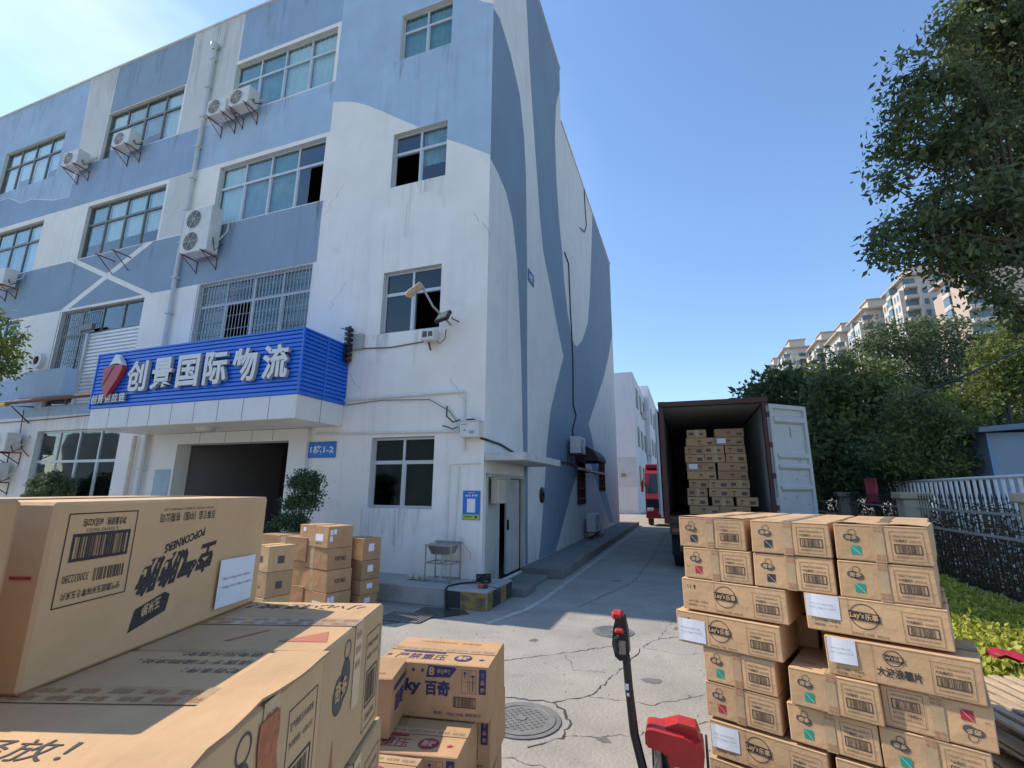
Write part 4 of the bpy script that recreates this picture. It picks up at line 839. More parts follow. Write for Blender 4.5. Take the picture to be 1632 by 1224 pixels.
pallet((P0.x + ux * .06 - uy * .02, P0.y + uy * .06 + ux * .02, -.06 + .0), A_, 1.3, 1.3, 'flat wooden pallet carrying the right stack of snack cartons')
pallet((1.56, 5.08, .0), R(-80), 1.3, 1.1, ['lowest pallet of the empty stack right of the cartons', 'middle pallet of the empty stack right of the cartons', 'topmost sunlit pallet of the empty stack beside the hedge'], 3)

# left foreground cartons, camera side
L1 = R(107.7); L2 = R(108.6)
def pop_side(d, w, h):      # printed upside down on the near long side
    T = lambda *a, **k: d.text(*a, flip=True, **k)
    d.frame(w * .04, h * .405, w * .225, h * .525, .002, INK)
    T('净含量规格：60克X22包', w * .085, h * .845, h * .05, INK, w=w * .14, bold=.01); T('6 924743 926321', w * .10, h * .815, h * .02, INKG, w=w * .1)
    d.frame(w * .062, h * .65, w * .185, h * .16, .005, INK); d.bars(w * .075, h * .665, w * .16, h * .13, INK, 2, 3)
    d.bars(w * .145, h * .52, w * .10, h * .075, INK, 1, 4); T('320032280', w * .055, h * .535, h * .045, INK, w=w * .075); T('空气脆甜玉米味零食玉米片', w * .06, h * .44, h * .045, INK, w=w * .18, bold=.01)
    T('百事食品（中国）有限公司', w * .36, h * .83, h * .07, INK, w=w * .275, bold=.01); T('PEPSICO FOOD (CHINA) COMPANY LTD', w * .37, h * .915, h * .022, INKG, w=w * .25)
    T('空气脆脆', w * .32, h * .42, h * .24, INK, w=w * .35, bold=.04, shear=.25, rise=.10); T('POPCORNERS', w * .40, h * .70, h * .065, INK, w=w * .19, bold=.035, rise=.22)
    d.poly([(w * .30, h * .13), (w * .315, h * .27), (w * .43, h * .335), (w * .455, h * .31), (w * .445, h * .20)], INK, 1); T('玉米脆', w * .34, h * .235, h * .08, CARD, k=2, w=w * .075, bold=.02, rise=.2)
def info_big(d, u, v, w, h):
    d.frame(u, v, w, h, .002, INK); d.text('空气脆甜玉米味零食', u + w * .08, v + h * .84, h * .06, INK, w=w * .8); d.text('净含量规格：60克X22包', u + w * .08, v + h * .72, h * .05, INK, w=w * .8)
    d.frame(u + w * .12, v + h * .22, w * .76, h * .38, .004, INK, 1); d.bars(u + w * .2, v + h * .26, w * .6, h * .3, INK, 1, 9); d.text('320032280', u + w * .2, v + h * .08, h * .06, INK, w=w * .6)
def big_end(d, w, h, seed=1, tri=True):     # end face of the lower cartons
    d.rect(w * .44, h * .38, w * .12, h * .62, TAPE, 2)
    for k in range(3): d.text('易碎', w * .455, h * (.88 - k * .11), h * .06, INKR if seed == 2 else INKO, 3, w=w * .09)
    if seed == 2:
        r = random.Random(4); d.poly([(w * .43 + (.0 if i < 6 else w * .14) + r.uniform(-.008, .008), h * (.92 - .1 * (i if i < 6 else 11 - i))) for i in range(12)], INKO, 4)
    if tri: d.poly([(w * .16, h * .02), (w * .24, h * .02), (w * .20, h * .34)], mat('pale_red_print', (.45, .16, .10), .8), 1)
    d.disc(w * .24, h * .60, w * .085, h * .13, INKG, 1); d.disc(w * .32, h * .68, w * .07, h * .14, INKG, 1); d.text('奇多', w * .18, h * .56, h * .14, CARD, 2, w=w * .17, bold=.03); d.ring(w * .33, h * .87, w * .05, .004, INKG, 1)
    info_big(d, w * .66, h * .08, w * .28, h * .76)
PRED = mat('pale_red_print', (.45, .16, .10), .8)
def tape_print(d, w, dp):
    for k in range(11): d.text('易碎', w * (.03 + k * .087), dp * .44, dp * .045, INKO, 3, w=w * .06, flip=True); d.text('轻放', w * (.06 + k * .087), dp * .505, dp * .045, INKO, 3, w=w * .06, flip=True)
def top_far(d, w, dp):
    d.text('小心轻放！', w * .45, dp * .80, dp * .12, INK, 1, w=w * .5, flip=True, shear=.2); tape_print(d, w, dp)
    d.poly([(w * .80, dp * .14), (w * .97, dp * .14), (w * .93, dp * .32)], PRED, 1); d.poly([(w * .62, dp * .14), (w * .64, dp * .14), (w * .72, dp * .34), (w * .70, dp * .34)], PRED, 1)
def top_near(d, w, dp):
    d.text('避免阳光直射。', w * .56, dp * .93, dp * .055, INKG, 1, w=w * .26, flip=True); d.text('请置于干燥阴凉处，', w * .48, dp * .83, dp * .055, INKG, 1, w=w * .34, flip=True); d.text('贮存条件：', w * .66, dp * .73, dp * .055, INKG, 1, w=w * .16, flip=True)
    tape_print(d, w, dp); d.text('小心：轻放！', w * .24, dp * .06, dp * .12, INK, 1, w=w * .50, shear=-.1)
def big_top(d, w, dp): pass
GL_ = 'large cartons of the left foreground stack'
HBt = .276
# top carton: long side faces the camera-right.  local x runs along the long side
m_ = B(); m_.box(0, .617, 0, .40, .001, HBt - .001, CARD, .005)
pop_side(Dec(m_, (0, 0, 0), (1, 0, 0), (0, 0, 1), .0008), .617, HBt)
t = Dec(m_, (0, 0, HBt - .001), (1, 0, 0), (0, 1, 0), .0008); t.rect(0, .17, .617, .06, TAPE, 2); t.rect(0, .199, .617, .002, CARDT, 1)
m_.box(-.0035, .06, .162, .222, HBt * .2, HBt * .998, TAPE) if False else None
tp = Dec(m_, (0, 0, 0), (0, -1, 0), (0, 0, 1), .001); tp.rect(-.235, .05, .07, HBt - .055, TAPE, 1); tp.rect(-.05, .16, .035, .005, mr_ if False else INKR, 1)
o = m_.obj('carton'); o.location = (-.933, .482, 1.5); o.rotation_euler = (0, 0, L1)
tag(o, 'large carton printed upside down with a white sheet, topmost at the left edge', 'carton', GL_)
sheet(o, .154, .108, .426, .02, flip=True)
# lower cartons: their end faces look right; local x along the end face (108.6 deg), y runs back to the left
lowm = [carton_mesh(.40, .60, HBt, lambda d, w, h, s=s: big_end(d, w, h, s), False, 30 + s) for s in (1, 2)]
def flap_end(parent, w, h):
    b = B(); n = 10; q = []
    for i in range(n + 1):
        x = w * i / n; e = .011 * math.sin(math.pi * min(1, i / 7)) + .002 * math.sin(i * 2.1); q += [(x, -.006 + .002 * math.sin(i * 1.7), h + .001 + e), (x, .09, h + .0015)]
    b.add(q, [(2 * i, 2 * i + 2, 2 * i + 3, 2 * i + 1) for i in range(n)], CARD); m2 = [(x, y, z - .004) for x, y, z in q[::2]]; b.add(q[::2] + m2, [(i, i + n + 1, i + n + 2, i + 1) for i in range(n)], CARDT)
    b.obj('flap', parent)
def low_obj(mesh_seed, s0, z, off, label, rz=0, topart=None):
    # s measured from the far corner towards the camera
    far = Vector((-.792, 1.187)); dr = Vector((math.cos(L2), math.sin(L2))); near = far - dr * (s0 + .40); nr = Vector((dr.y, -dr.x))
    b = B(); b.box(0, .396, 0, .60, .001, HBt - .001, CARD, .005); big_end(Dec(b, (0, 0, 0), (1, 0, 0), (0, 0, 1), .0008), .396, HBt, mesh_seed)
    tt = Dec(b, (.396, 0, HBt - .001), (0, 1, 0), (-1, 0, 0), .0008); tt.n = Vector((0, 0, 1))
    # text reads from the left side, along local -y -> the far end
    tt = Dec(b, (0, .60, HBt - .001), (0, -1, 0), (1, 0, 0), .0008); tt.n = Vector((0, 0, 1)); tt.rect(0, .168, .60, .06, TAPE, 2); tt.rect(0, .197, .60, .002, CARDT, 1)
    if topart: topart(tt, .60, .396)
    o = b.obj('carton'); (flap_end(o, .396, HBt) if z > 1.2 and s0 > .3 and s0 < .5 else None); p = near + nr * off; o.location = (p.x, p.y, z); o.rotation_euler = (0, 0, L2 + R(rz)); tag(o, label, 'carton', GL_)
low_obj(1, 0, 1.224, 0, 'carton whose top shows red triangles and handling text, right below the upside down carton', 0, top_far)
low_obj(2, .402, 1.224, .008, 'carton with torn red tape on its end, nearest to the camera in the second level', .5, top_near)
low_obj(1, .806, 1.224, .004, 'carton at the lower left picture corner below the stack edge', 0, top_far)
low_obj(1, -.02, .946, .012, 'third level carton partly sunlit beneath the triangle printed carton', .6)
low_obj(2, .385, .946, .0, 'third level carton beneath the torn tape carton', 0)
for lv in range(3):
    for s0 in (0, .402): low_obj(1, s0, .668 - lv * .278, .0, ['fourth', 'fifth', 'sixth'][lv] + ' level carton of the left foreground stack, ' + ('far' if s0 == 0 else 'near') + ' side', 0)
b = B(); b.box(-.4, 0, -.58, 0, .001, .282, CARD2, .006); o = b.obj('carton'); o.location = (-.795, .376, 1.502); o.rotation_euler = (0, 0, R(3)); tag(o, 'plain shaded carton cut off by the left picture edge', 'carton', GL_)

# pocky-style carton stack
def star(d, u, v, r_, m): d.poly([(u + (r_ if i % 2 == 0 else r_ * .42) * math.cos(math.pi / 2 + i * math.pi / 5), v + (r_ if i % 2 == 0 else r_ * .42) * math.sin(math.pi / 2 + i * math.pi / 5)) for i in range(10)], m, 1)
def pk_front(m1):
    def f(d, w, h):
        for k in range(5): star(d, w * (.09 + k * .082), h * .86, h * .05, m1)
        d.poly([(w * .45, h * .74), (w * .47, h * .96), (w * .70, h * .95), (w * .72, h * .92), (w * .66, h * .76)], m1, 1); d.text('8', w * .475, h * .78, h * .16, CARD2, 2, w=w * .05, bold=.03); d.text('特日零食', w * .55, h * .815, h * .09, CARD2, 2, w=w * .12, bold=.02)
        d.text('Pocky', w * .04, h * .40, h * .30, m1, 1, w=w * .36, bold=.045, shear=.12); d.text('百奇', w * .445, h * .42, h * .27, m1, 1, w=w * .22, bold=.04)
        d.frame(w * .765, h * .50, w * .055, h * .42, .0015, m1); d.frame(w * .835, h * .50, w * .055, h * .42, .0015, m1); d.rect(w * .765, h * .70, w * .12, .0015, m1)
        d.poly([(w * .78, h * .88), (w * .805, h * .88), (w * .795, h * .82), (w * .795, h * .76), (w * .79, h * .76), (w * .79, h * .82)], m1, 2); d.rect(w * .845, h * .80, w * .035, h * .02, m1, 2); d.rect(w * .86, h * .54, w * .006, h * .3, m1, 2)
        d.rect(w * .915, h * .50, w * .06, h * .44, m1, 1); d.text('食', w * .93, h * .80, h * .08, CARD2, 2, bold=.02); d.text('品', w * .93, h * .67, h * .08, CARD2, 2, bold=.02); d.text('箱', w * .93, h * .54, h * .08, CARD2, 2, bold=.02)
        d.frame(w * .70, h * .24, w * .19, h * .19, .004, INK); d.bars(w * .71, h * .26, w * .17, h * .15, INK, 1, 13); d.text('规格：142g×24盒 装饰饼干', w * .53, h * .08, h * .075, m1, 1, w=w * .41)
        d.poly([(w * .10, h * .17), (w * .10, h * .30), (w * .19, h * .30), (w * .19, h * .17)], m1, 1)
    return f
def pk_top(m1):
    def f(d, w, dp):
        d.rect(w * .14, dp * .36, w * .4, dp * .05, m1, 1); d.text('严禁重压', w * .12, dp * .12, dp * .20, m1, 1, w=w * .46); n = 20
        d.poly([(w * .73 + w * .085 * (1 if i % 2 else .86) * math.cos(math.pi * i / n), dp * .24 + dp * .13 * (1 if i % 2 else .86) * math.sin(math.pi * i / n)) for i in range(2 * n)], m1, 1)
        d.text('易碎', w * .675, dp * .175, dp * .13, CARD, 2, w=w * .11, bold=.03); star(d, w * .90, dp * .22, dp * .05, m1); star(d, w * .05, dp * .22, dp * .05, m1)
        d.text('产品可能因重压破损，请轻拿轻放', w * .2, dp * .80, dp * .07, INKO, 1, w=w * .6); d.text('易碎 轻放 易碎 轻放 易碎 轻放 易碎 轻放', w * .03, dp * .47, dp * .05, INKO, 3, w=w * .94)
    return f
PK = carton_mesh(.62, .41, .262, pk_front(INKN), True, 41, CARD2, tapedir='x', topart=pk_top(INKN))
PKR = carton_mesh(.62, .41, .262, pk_front(INKN), True, 42, CARD2, tapedir='x', topart=pk_top(mat('deep_red_print', (.35, .02, .05), .7)))
GP = 'biscuit cartons stacked in the left middle'
def pkput(mesh, bx, by, z, rz, label): 
    a = R(rz); put(mesh, 'carton', (bx - .62 * math.cos(a), by - .62 * math.sin(a), z), a, label, group=GP)
pkput(PK, -1.031, 2.535, .638, 9.6, 'brown biscuit carton with navy stars and lettering, highest of its stack')
pkput(PKR, -1.04, 2.20, .373, 11, 'biscuit carton with a red starburst on its top, below the navy lettered one')
pkput(PKR, -1.16, 1.93, .36, 9, 'biscuit carton with red lettering at the lower front of the pile')
pkput(PK, -1.05, 2.62, .373, 10, 'biscuit carton hidden beneath the navy lettered one')
pkput(PK, -1.02, 2.53, .11, 12, 'lowest biscuit carton at the back of the pile'); pkput(PKR, -1.0, 2.10, .11, 12, 'lowest biscuit carton at the front of the pile')
GR = carton_mesh(.40, .30, .262, None, True, 44, CARD2, sideart=lambda d, w, h: (d.text('百奇', w * .2, h * .35, h * .3, INKN, 1, w=w * .5, bold=.03), d.rect(w * .1, h * .75, w * .7, h * .08, INKN, 1)))
put(GR, 'carton', (-1.79, 2.10, .638), R(18), 'brown biscuit carton wedged between the navy lettered one and the left stack', group=GP)
put(GR, 'carton', (-1.75, 2.12, .373), R(18), 'carton supporting the wedged biscuit carton', group=GP); put(GR, 'carton', (-1.75, 2.12, .108), R(18), 'lowest carton under the wedged biscuit carton', group=GP)

# cartons by the wall in the middle distance
def plain_art(kind):
    def f(d, w, h):
        if kind == 1: d.rect(w * .14, h * .68, w * .08, h * .2, PAPER, 1); d.rect(w * .58, h * .3, w * .26, h * .32, PAPER, 1); d.text('易碎 向上', w * .6, h * .14, h * .1, INK, 1, w=w * .22)
        if kind == 2: d.rect(w * .47, 0, w * .1, h, TAPE, 1)
        if kind == 3: d.rect(w * .4, 0, w * .004, h, mat('strap', (.55, .42, .1), .4), 1); d.rect(w * .15, h * .35, w * .5, h * .25, INKG, 1)
    return f
def side_art(kind):
    def f(d, w, h):
        if kind == 1:
            for a, c in ((.06, .6), (.06, .3), (.2, .62)): d.rect(w * a, h * c, w * .12, h * .24, PAPER, 1)
        if kind == 2: d.text('PORTABLE', w * .3, h * .4, h * .2, INK, 1, w=w * .45, bold=.02)
        if kind == 3: d.rect(w * .2, 0, w * .01, h, mat('strap', (.55, .42, .1), .4), 1); d.rect(w * .6, 0, w * .01, h, mat('strap', (.55, .42, .1), .4), 1); d.rect(w * .35, h * .3, w * .25, h * .3, INKG, 1)
        if kind == 4: d.rect(w * .3, h * .4, w * .3, h * .35, PAPER, 1)
    return f
def colstack(x, y, rz, w_, dp, hs, kinds, labels, grp):
    """near corner (x,y) = right front corner of the column"""
    z = 0; a = R(rz)
    for i, h_ in enumerate(hs):
        k = kinds[i]; me = carton_mesh(w_, dp, h_, plain_art(k), i == len(hs) - 1, 60 + i, CARD2 if k != 3 else CARD, tapedir='y', sideart=side_art(k))
        jx = random.uniform(-.02, .02); put(me, 'carton', (x - w_ * math.cos(a) + jx, y - w_ * math.sin(a), z + .002), a + R(random.uniform(-1.5, 1.5)), labels[i], group=grp); z += h_ + .002
GW = 'brown cartons piled before the entrance wall'
colstack(-5.01, 5.99, -17, .80, .42, [.31, .31, .31, .31], [1, 2, 2, 1], ['lowest carton of the tall brown column by the wall', 'second carton from below in the tall brown column', 'third carton from below in the tall brown column', 'top carton with white labels on the tall brown column by the wall'], GW)
colstack(-4.79, 6.51, -14, .48, .36, [.21, .21, .28, .33], [4, 4, 4, 4], ['lowest carton of the narrow column by the wall', 'second carton of the narrow column right of the tall one', 'third carton of the narrow column, jutting right', 'top carton of the narrow column right of the tall one'], GW)
colstack(-5.48, 5.37, -12, .38, .40, [.33, .33, .34], [3, 3, 3], ['lowest strapped carton left of the tall column', 'middle strapped carton left of the tall column', 'top strapped carton left of the tall column'], GW)
colstack(-5.55, 6.15, -10, 1.2, .6, [.35, .35, .35], [2, 2, 2], ['bottom flat carton behind the strapped ones', 'middle flat carton behind the strapped ones', 'sunlit flat carton behind the strapped ones'], GW)

# ------------------------------------------------------------------ pallet truck
pj = empty('pallet_truck', (-.15, 2.95, 0)); pj.rotation_euler = (0, 0, R(0)); pj.scale = (.93, .93, .98); tag(pj, 'red electric pallet truck with an upright black handle beside the snack cartons', 'pallet truck')
def pp(b, name, par=pj, **k):
    return b.obj(name, par, **k)
b = B()     # red cover: profile in x-z extruded in y, notch at the left under the top
prof = [(-.155, .625), (-.155, .575), (-.14, .56), (-.07, .55), (-.045, .53), (-.04, .43), (-.025, .40), (.09, .35), (.12, .34), (.155, .57), (.15, .60), (.05, .63), (-.11, .645), (-.145, .64)]
b.prism(prof, .17, RED, (Vector((0, -.06, 0)), Vector((1, 0, 0)), Vector((0, 0, 1)), Vector((0, 1, 0))))
b.prism(prof, .0001, RED, (Vector((0, -.06, 0)), Vector((1, 0, 0)), Vector((0, 0, 1)), Vector((0, -1, 0))))
b.prism([(-.12, .62), (-.05, .64), (.02, .665), (.12, .655), (.14, .60)], .14, RED, (Vector((0, -.0, 0)), Vector((1, 0, 0)), Vector((0, 0, 1)), Vector((0, 1, 0))))
b.prism([(-.12, .62), (-.05, .64), (.02, .665), (.12, .655), (.14, .60)], .001, RED, (Vector((0, 0, 0)), Vector((1, 0, 0)), Vector((0, 0, 1)), Vector((0, -1, 0))))
for q_ in range(len(b.v)): b.v[q_] = (b.v[q_][0], b.v[q_][1], b.v[q_][2] - .048)
o = pp(b, 'body_cover')
bv = o.modifiers.new('b', 'BEVEL'); bv.width = .012; bv.segments = 2; bv.limit_method = 'ANGLE'
b = B(); b.box(-.005, .04, -.0625, -.0605, .40, .445, mat('sticker_paper', (.6, .6, .52), .6, .1, 60)); pp(b, 'sticker')
b = B(); b.box(-.13, .135, .02, .18, .06, .50, BLACK, .01); b.box(.1605, .175, -.02, .25, .08, .50, BLACK, .005); b.box(.09, .155, -.05, .0, .08, .28, BLACK, .01); pp(b, 'chassis')
b = B(); b.tube([(-.09, -.03, .53), (-.09, -.03, .15)], .022, STEEL, 10); b.tube([(-.08, -.03, .36), (-.08, -.03, .10)], .035, BLACK, 10); pp(b, 'lift_cylinder')
b = B(); b.tube([(-.055, -.05, .54), (-.03, -.06, .4), (-.05, -.06, .25), (-.02, -.05, .12)], .008, BLACK, 6); b.tube([(-.07, -.05, .52), (-.12, -.06, .4), (-.11, -.06, .2)], .006, STEEL, 6); pp(b, 'cables')
b = B(); b.lathe([(.001, -.035), (.09, -.035), (.1, -.02), (.1, .02), (.09, .035), (.001, .035)], RUBBER, 24); o = pp(b, 'wheel'); o.rotation_euler = (R(90), 0, R(75)); o.location = (-.06, .0, .10)
for x in (-.08, .14):
    b = B(); b.box(x - .05, x + .05, .2, 1.25, .06, .1, BLACK, .006); o = pp(b, 'fork'); o.rotation_euler = (0, 0, R(-21)); o.location = (.02, 0, 0)
b = B()
b.tube([(-.155, .0, .28), (-.18, .0, .38), (-.22, .0, .54), (-.24, .0, .76), (-.25, .0, .93)], [.024, .026, .026, .024, .024], BLACK, 8); b.box(-.20, -.10, -.03, .03, .20, .34, BLACK, .01); b.tube([(-.19, -.026, .30), (-.12, -.026, .24)], .018, STEEL, 8); pp(b, 'tiller_arm')
b = B(); b.box(-.258, -.238, -.028, -.0262, .76, .79, WHT); b.box(-.25, -.236, -.028, -.0262, .73, .745, WHT); pp(b, 'decal')
b = B()     # handle head
hd = Vector((-.265, -.0, 1.01))
b.prism([(-.045, -.085), (-.06, -.02), (-.05, .06), (-.035, .115), (-.01, .14), (.02, .12), (.035, .04), (.04, -.06), (.02, -.10), (-.02, -.105)], .07, BLACK, (hd + Vector((0, -.035, 0)), Vector((1, 0, 0)), Vector((0, 0, 1)), Vector((0, 1, 0))))
b.prism([(-.045, -.085), (-.06, -.02), (-.05, .06), (-.035, .115), (-.01, .14), (.02, .12), (.035, .04), (.04, -.06), (.02, -.10), (-.02, -.105)], .001, BLACK, (hd + Vector((0, -.035, 0)), Vector((1, 0, 0)), Vector((0, 0, 1)), Vector((0, -1, 0))))
o = pp(b, 'handle_head'); bv = o.modifiers.new('b', 'BEVEL'); bv.width = .014; bv.segments = 2; bv.limit_method = 'ANGLE'
b = B(); b.tube([(-.30, -.05, .95), (-.30, -.05, 1.02), (-.275, -.05, 1.04)], .012, BLACK, 8); b.box(-.285, -.245, -.0375, -.0355, .94, 1.01, STEEL); o.name = 'handle_head'; pp(b, 'grip_loop')
b = B(); b.box(-.325, -.255, -.04, .04, 1.115, 1.16, RED, .014); pp(b, 'emergency_button'); b = B(); b.box(-.305, -.25, -.055, -.02, 1.045, 1.075, RED, .01); pp(b, 'red_switch')

# ------------------------------------------------------------------ container truck
ct = empty('container_trailer', (.66, 12.3, 0)); tag(ct, 'maroon shipping container on a trailer with its rear doors open and cartons inside', 'container truck')
def cpart(b, name, par=None):
    o = b.obj(name, par or ct)
    if not par: o.location = (-.66, -12.3, 0)
    return o
X0, X1, Y0, Y1, Z0, Z1 = -.56, 1.88, 12.3, 24.5, 1.05, 3.97
def corr(b, axis, c, a0, a1, z0, z1, m, dep=.035, per=.28):
    n = int((a1 - a0) / per * 4); pts = []
    for i in range(n + 1):
        a = a0 + (a1 - a0) * i / n; k = i % 4; pts.append((a, c + (dep if k in (1, 2) else 0)))
    vs = []
    for a, cc in pts:
        for z in (z0, z1): vs.append((cc, a, z) if axis == 'x' else (a, cc, z))
    b.add(vs, [(2 * i, 2 * i + 2, 2 * i + 3, 2 * i + 1) for i in range(n)], m)
b = B(); corr(b, 'x', X0 + .02, Y0 + .1, Y1 - .1, Z0 + .15, Z1 - .12, MAROON, -.03); corr(b, 'x', X1 - .02, Y0 + .1, Y1 - .1, Z0 + .15, Z1 - .12, MAROON, .0301)
corr(b, 'x', X0 + .06, Y0 + .05, Y1 - .1, Z0 + .15, Z1 - .1, INNER, -.03); corr(b, 'x', X1 - .06, Y0 + .05, Y1 - .1, Z0 + .15, Z1 - .1, INNER, .03)
b.box(X0 + .06, X1 - .06, Y1 - .12, Y1 - .06, Z0, Z1, INNER); b.box(X0, X1, Y1 - .05, Y1, Z0, Z1, MAROON); cpart(b, 'walls')
b = B(); b.box(X0 + .01, X1 - .01, Y0 + .1, Y1 - .01, Z1 - .03, Z1 - .0, MAROON)
n = 60
for i in range(n): y = Y0 + .15 + i * .2; b.add([(X0 + .06, y, Z1 - .05), (X1 - .06, y, Z1 - .05), (X1 - .06, y + .1, Z1 - .085), (X0 + .06, y + .1, Z1 - .085), (X1 - .06, y + .2, Z1 - .05), (X0 + .06, y + .2, Z1 - .05)], [(0, 1, 2, 3), (3, 2, 4, 5)], INNER)
cpart(b, 'roof')
b = B(); b.box(X0 + .06, X1 - .06, Y0 + .02, Y1 - .12, Z0 + .02, Z0 + .16, mat('container_floor', (.12, .08, .05), .8, .3, 4)); cpart(b, 'floor')
b = B()
for x in (X0, X1 - .12): b.box(x, x + .12, Y0, Y0 + .16, Z0 + .12, Z1 - .12, MAROON, .008)
b.box(X0, X1, Y0 + .003, Y0 + .157, Z1 - .119, Z1 + .01, MAROON, .008); b.box(X0, X1, Y0 + .003, Y0 + .157, Z0, Z0 + .119, MAROON, .008)
for x in (X0 - .006, X1 - .17):
    for z in (Z0 - .006, Z1 - .106): b.box(x, x + .176, Y0 - .006, Y0 + .17, z, z + .12, MAROON, .01)
for x in (X0, X1 - .08): b.box(x, x + .08, Y0 + .17, Y1, Z1 - .11, Z1 + .003, MAROON); b.box(x, x + .08, Y0 + .17, Y1, Z0, Z0 + .13, MAROON)
b.tube([(X1 - .02, Y0 - .01, Z0 + .2), (X1 - .02, Y0 - .01, Z1 - .2)], .02, IRONG, 8)
for k in range(4): b.box(X1 - .05, X1 + .03, Y0 - .03, Y0 - .008, Z0 + .35 + k * .7, Z0 + .47 + k * .7, MAROON)
cpart(b, 'rear_frame')
def cdoor(label, hx, ang, sgn):
    b = B(); Wd, Hd = 1.17, 2.62
    pr = []   # horizontal corrugation profile (z, depth)
    z = 0
    b.box(0, .09, -.025, .025, 0, Hd, DOORG, .006); b.box(Wd - .09, Wd, -.025, .025, 0, Hd, DOORG, .006); b.box(.09, Wd - .09, -.0245, .0245, 0, .1, DOORG); b.box(.09, Wd - .09, -.0245, .0245, Hd - .1, Hd, DOORG)
    zs = [.1]; segs = [(.1, .62, 0), (.68, .74, 1), (.80, 1.10, 0), (1.16, 1.22, 1), (1.28, 1.34, 0), (1.40, 1.46, 1), (1.5, 2.16, 0), (2.22, 2.32, 1), (2.38, Hd - .1, 0)]
    vs = []
    for z0, z1, k in segs:
        for z in (z0, z1): y = .02 if k == 0 else -.035; vs += [(.09, y, z), (Wd - .09, y, z)]
    n = len(vs) // 2; b.add(vs, [(2 * i, 2 * i + 1, 2 * i + 3, 2 * i + 2) for i in range(n - 1)], DOORG); b.add([(x, .0245, z) for x in (.09, Wd - .09) for z in (.1, Hd - .1)], [(0, 2, 3, 1)], MAROON)
    o = b.obj('door', ct); o.rotation_euler = (0, 0, ang); o.location = (hx - .66, -.03, Z0 + .14); o['label'] = label
    for k in (.35, .75):
        q = B(); q.tube([(Wd * k, .06, .05), (Wd * k, .06, Hd - .05)], .017, GALV, 8); q.obj('lock_bar', o)
    if sgn > 0:
        q = B(); random.seed(5); p = [(.62, -.012 + .02, 2.1)]; 
        q.tube([(.60, .008, 2.12), (.63, .008, 2.0), (.605, .008, 1.92), (.64, .008, 1.86)], .006, BLACK, 4)
        for i in range(9): xx, zz = random.uniform(.2, 1.0), random.uniform(.2, 1.4); q.box(xx, xx + .02, .006, .0115, zz, zz + .02, RUSTR)
        q.obj('scratches', o)
cdoor('open right container door showing its pale grey inner side', X1 + .02, math.atan2(.656, .755), 1)
cdoor('left container door folded back along the side', X0 - .05, R(90), -1)
b = B(); b.box(X0 + .3, X0 + .45, Y0 + .1, Y1, .75, 1.04, BLACK); b.box(X1 - .45, X1 - .3, Y0 + .1, Y1, .75, 1.04, BLACK); b.box(X0 + .1, X1 - .1, Y0 + .05, Y0 + .2, .80, 1.04, mat('grimy_steel', (.06, .05, .045), .6, .3, 6)); b.box(X0 + .3, X1 - .3, Y0 + .12, Y0 + .2, .42, .55, mat('grimy_steel', (.06, .05, .045)))
for x in (X0 + .6, X1 - .7): b.box(x, x + .08, Y0 + .12, Y0 + .2, .55, .8, BLACK)
cpart(b, 'chassis')
b = B(); b.box(X0 + .16, X0 + .36, Y0 + .03, Y0 + .06, .87, .94, mat('tail_lamp', (.3, .1, .05), .3)); cpart(b, 'tail_lamp')
for x in (X0 + .14, X1 - .42):
    for y in (Y0 + .95, Y0 + 2.25, 21.5):
        b = B(); b.lathe([(.2, .0), (.48, 0), (.51, .03), (.51, .25), (.48, .28), (.2, .28)], RUBBER, 28); o = b.obj('wheel', ct); o.rotation_euler = (0, R(90), 0); o.location = (x - .66, y - 12.3, .51)
        q = B(); q.lathe([(.001, .05), (.08, .03), (.2, .06), (.2, .22), (.001, .22)], IRONG, 20); q.obj('rim', o)
    b = B(); b.box(x - .02, x + .3, Y0 + .35, Y0 + .37, .3, .8, RUBBER); cpart(b, 'mud_flap')
# cartons inside the container
random.seed(21)
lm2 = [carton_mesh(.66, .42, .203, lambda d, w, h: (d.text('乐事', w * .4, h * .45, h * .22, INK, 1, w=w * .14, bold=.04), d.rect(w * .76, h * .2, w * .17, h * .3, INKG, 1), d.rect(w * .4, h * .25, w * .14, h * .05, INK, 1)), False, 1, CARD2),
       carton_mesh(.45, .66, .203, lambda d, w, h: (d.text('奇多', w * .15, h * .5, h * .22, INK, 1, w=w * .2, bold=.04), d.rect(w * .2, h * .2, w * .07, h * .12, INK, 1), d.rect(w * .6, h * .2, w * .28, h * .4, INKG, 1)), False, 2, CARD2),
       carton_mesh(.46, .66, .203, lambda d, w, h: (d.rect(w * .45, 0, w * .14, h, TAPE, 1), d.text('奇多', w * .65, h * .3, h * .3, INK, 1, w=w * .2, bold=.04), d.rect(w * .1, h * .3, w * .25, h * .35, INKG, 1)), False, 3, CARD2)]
rows = [[(.08, 2), (.73, 0)], [(.04, 0), (.72, 0)], [(.0, 1), (.455, 2), (.93, 1)], [(.0, 1), (.46, 2), (.95, 1)], [(.03, 0), (.74, 0)], [(.03, 0), (.74, 0)], [(.04, 1), (.50, 1), (.96, 2)], [(.0, 2), (.5, 1), (.95, 1)], [(.0, 1), (.53, 2), (1.08, 1)], [(.02, 0), (.70, 0)]]
nth = ['first', 'second', 'third', 'fourth', 'fifth', 'sixth', 'seventh', 'eighth', 'ninth', 'tenth']
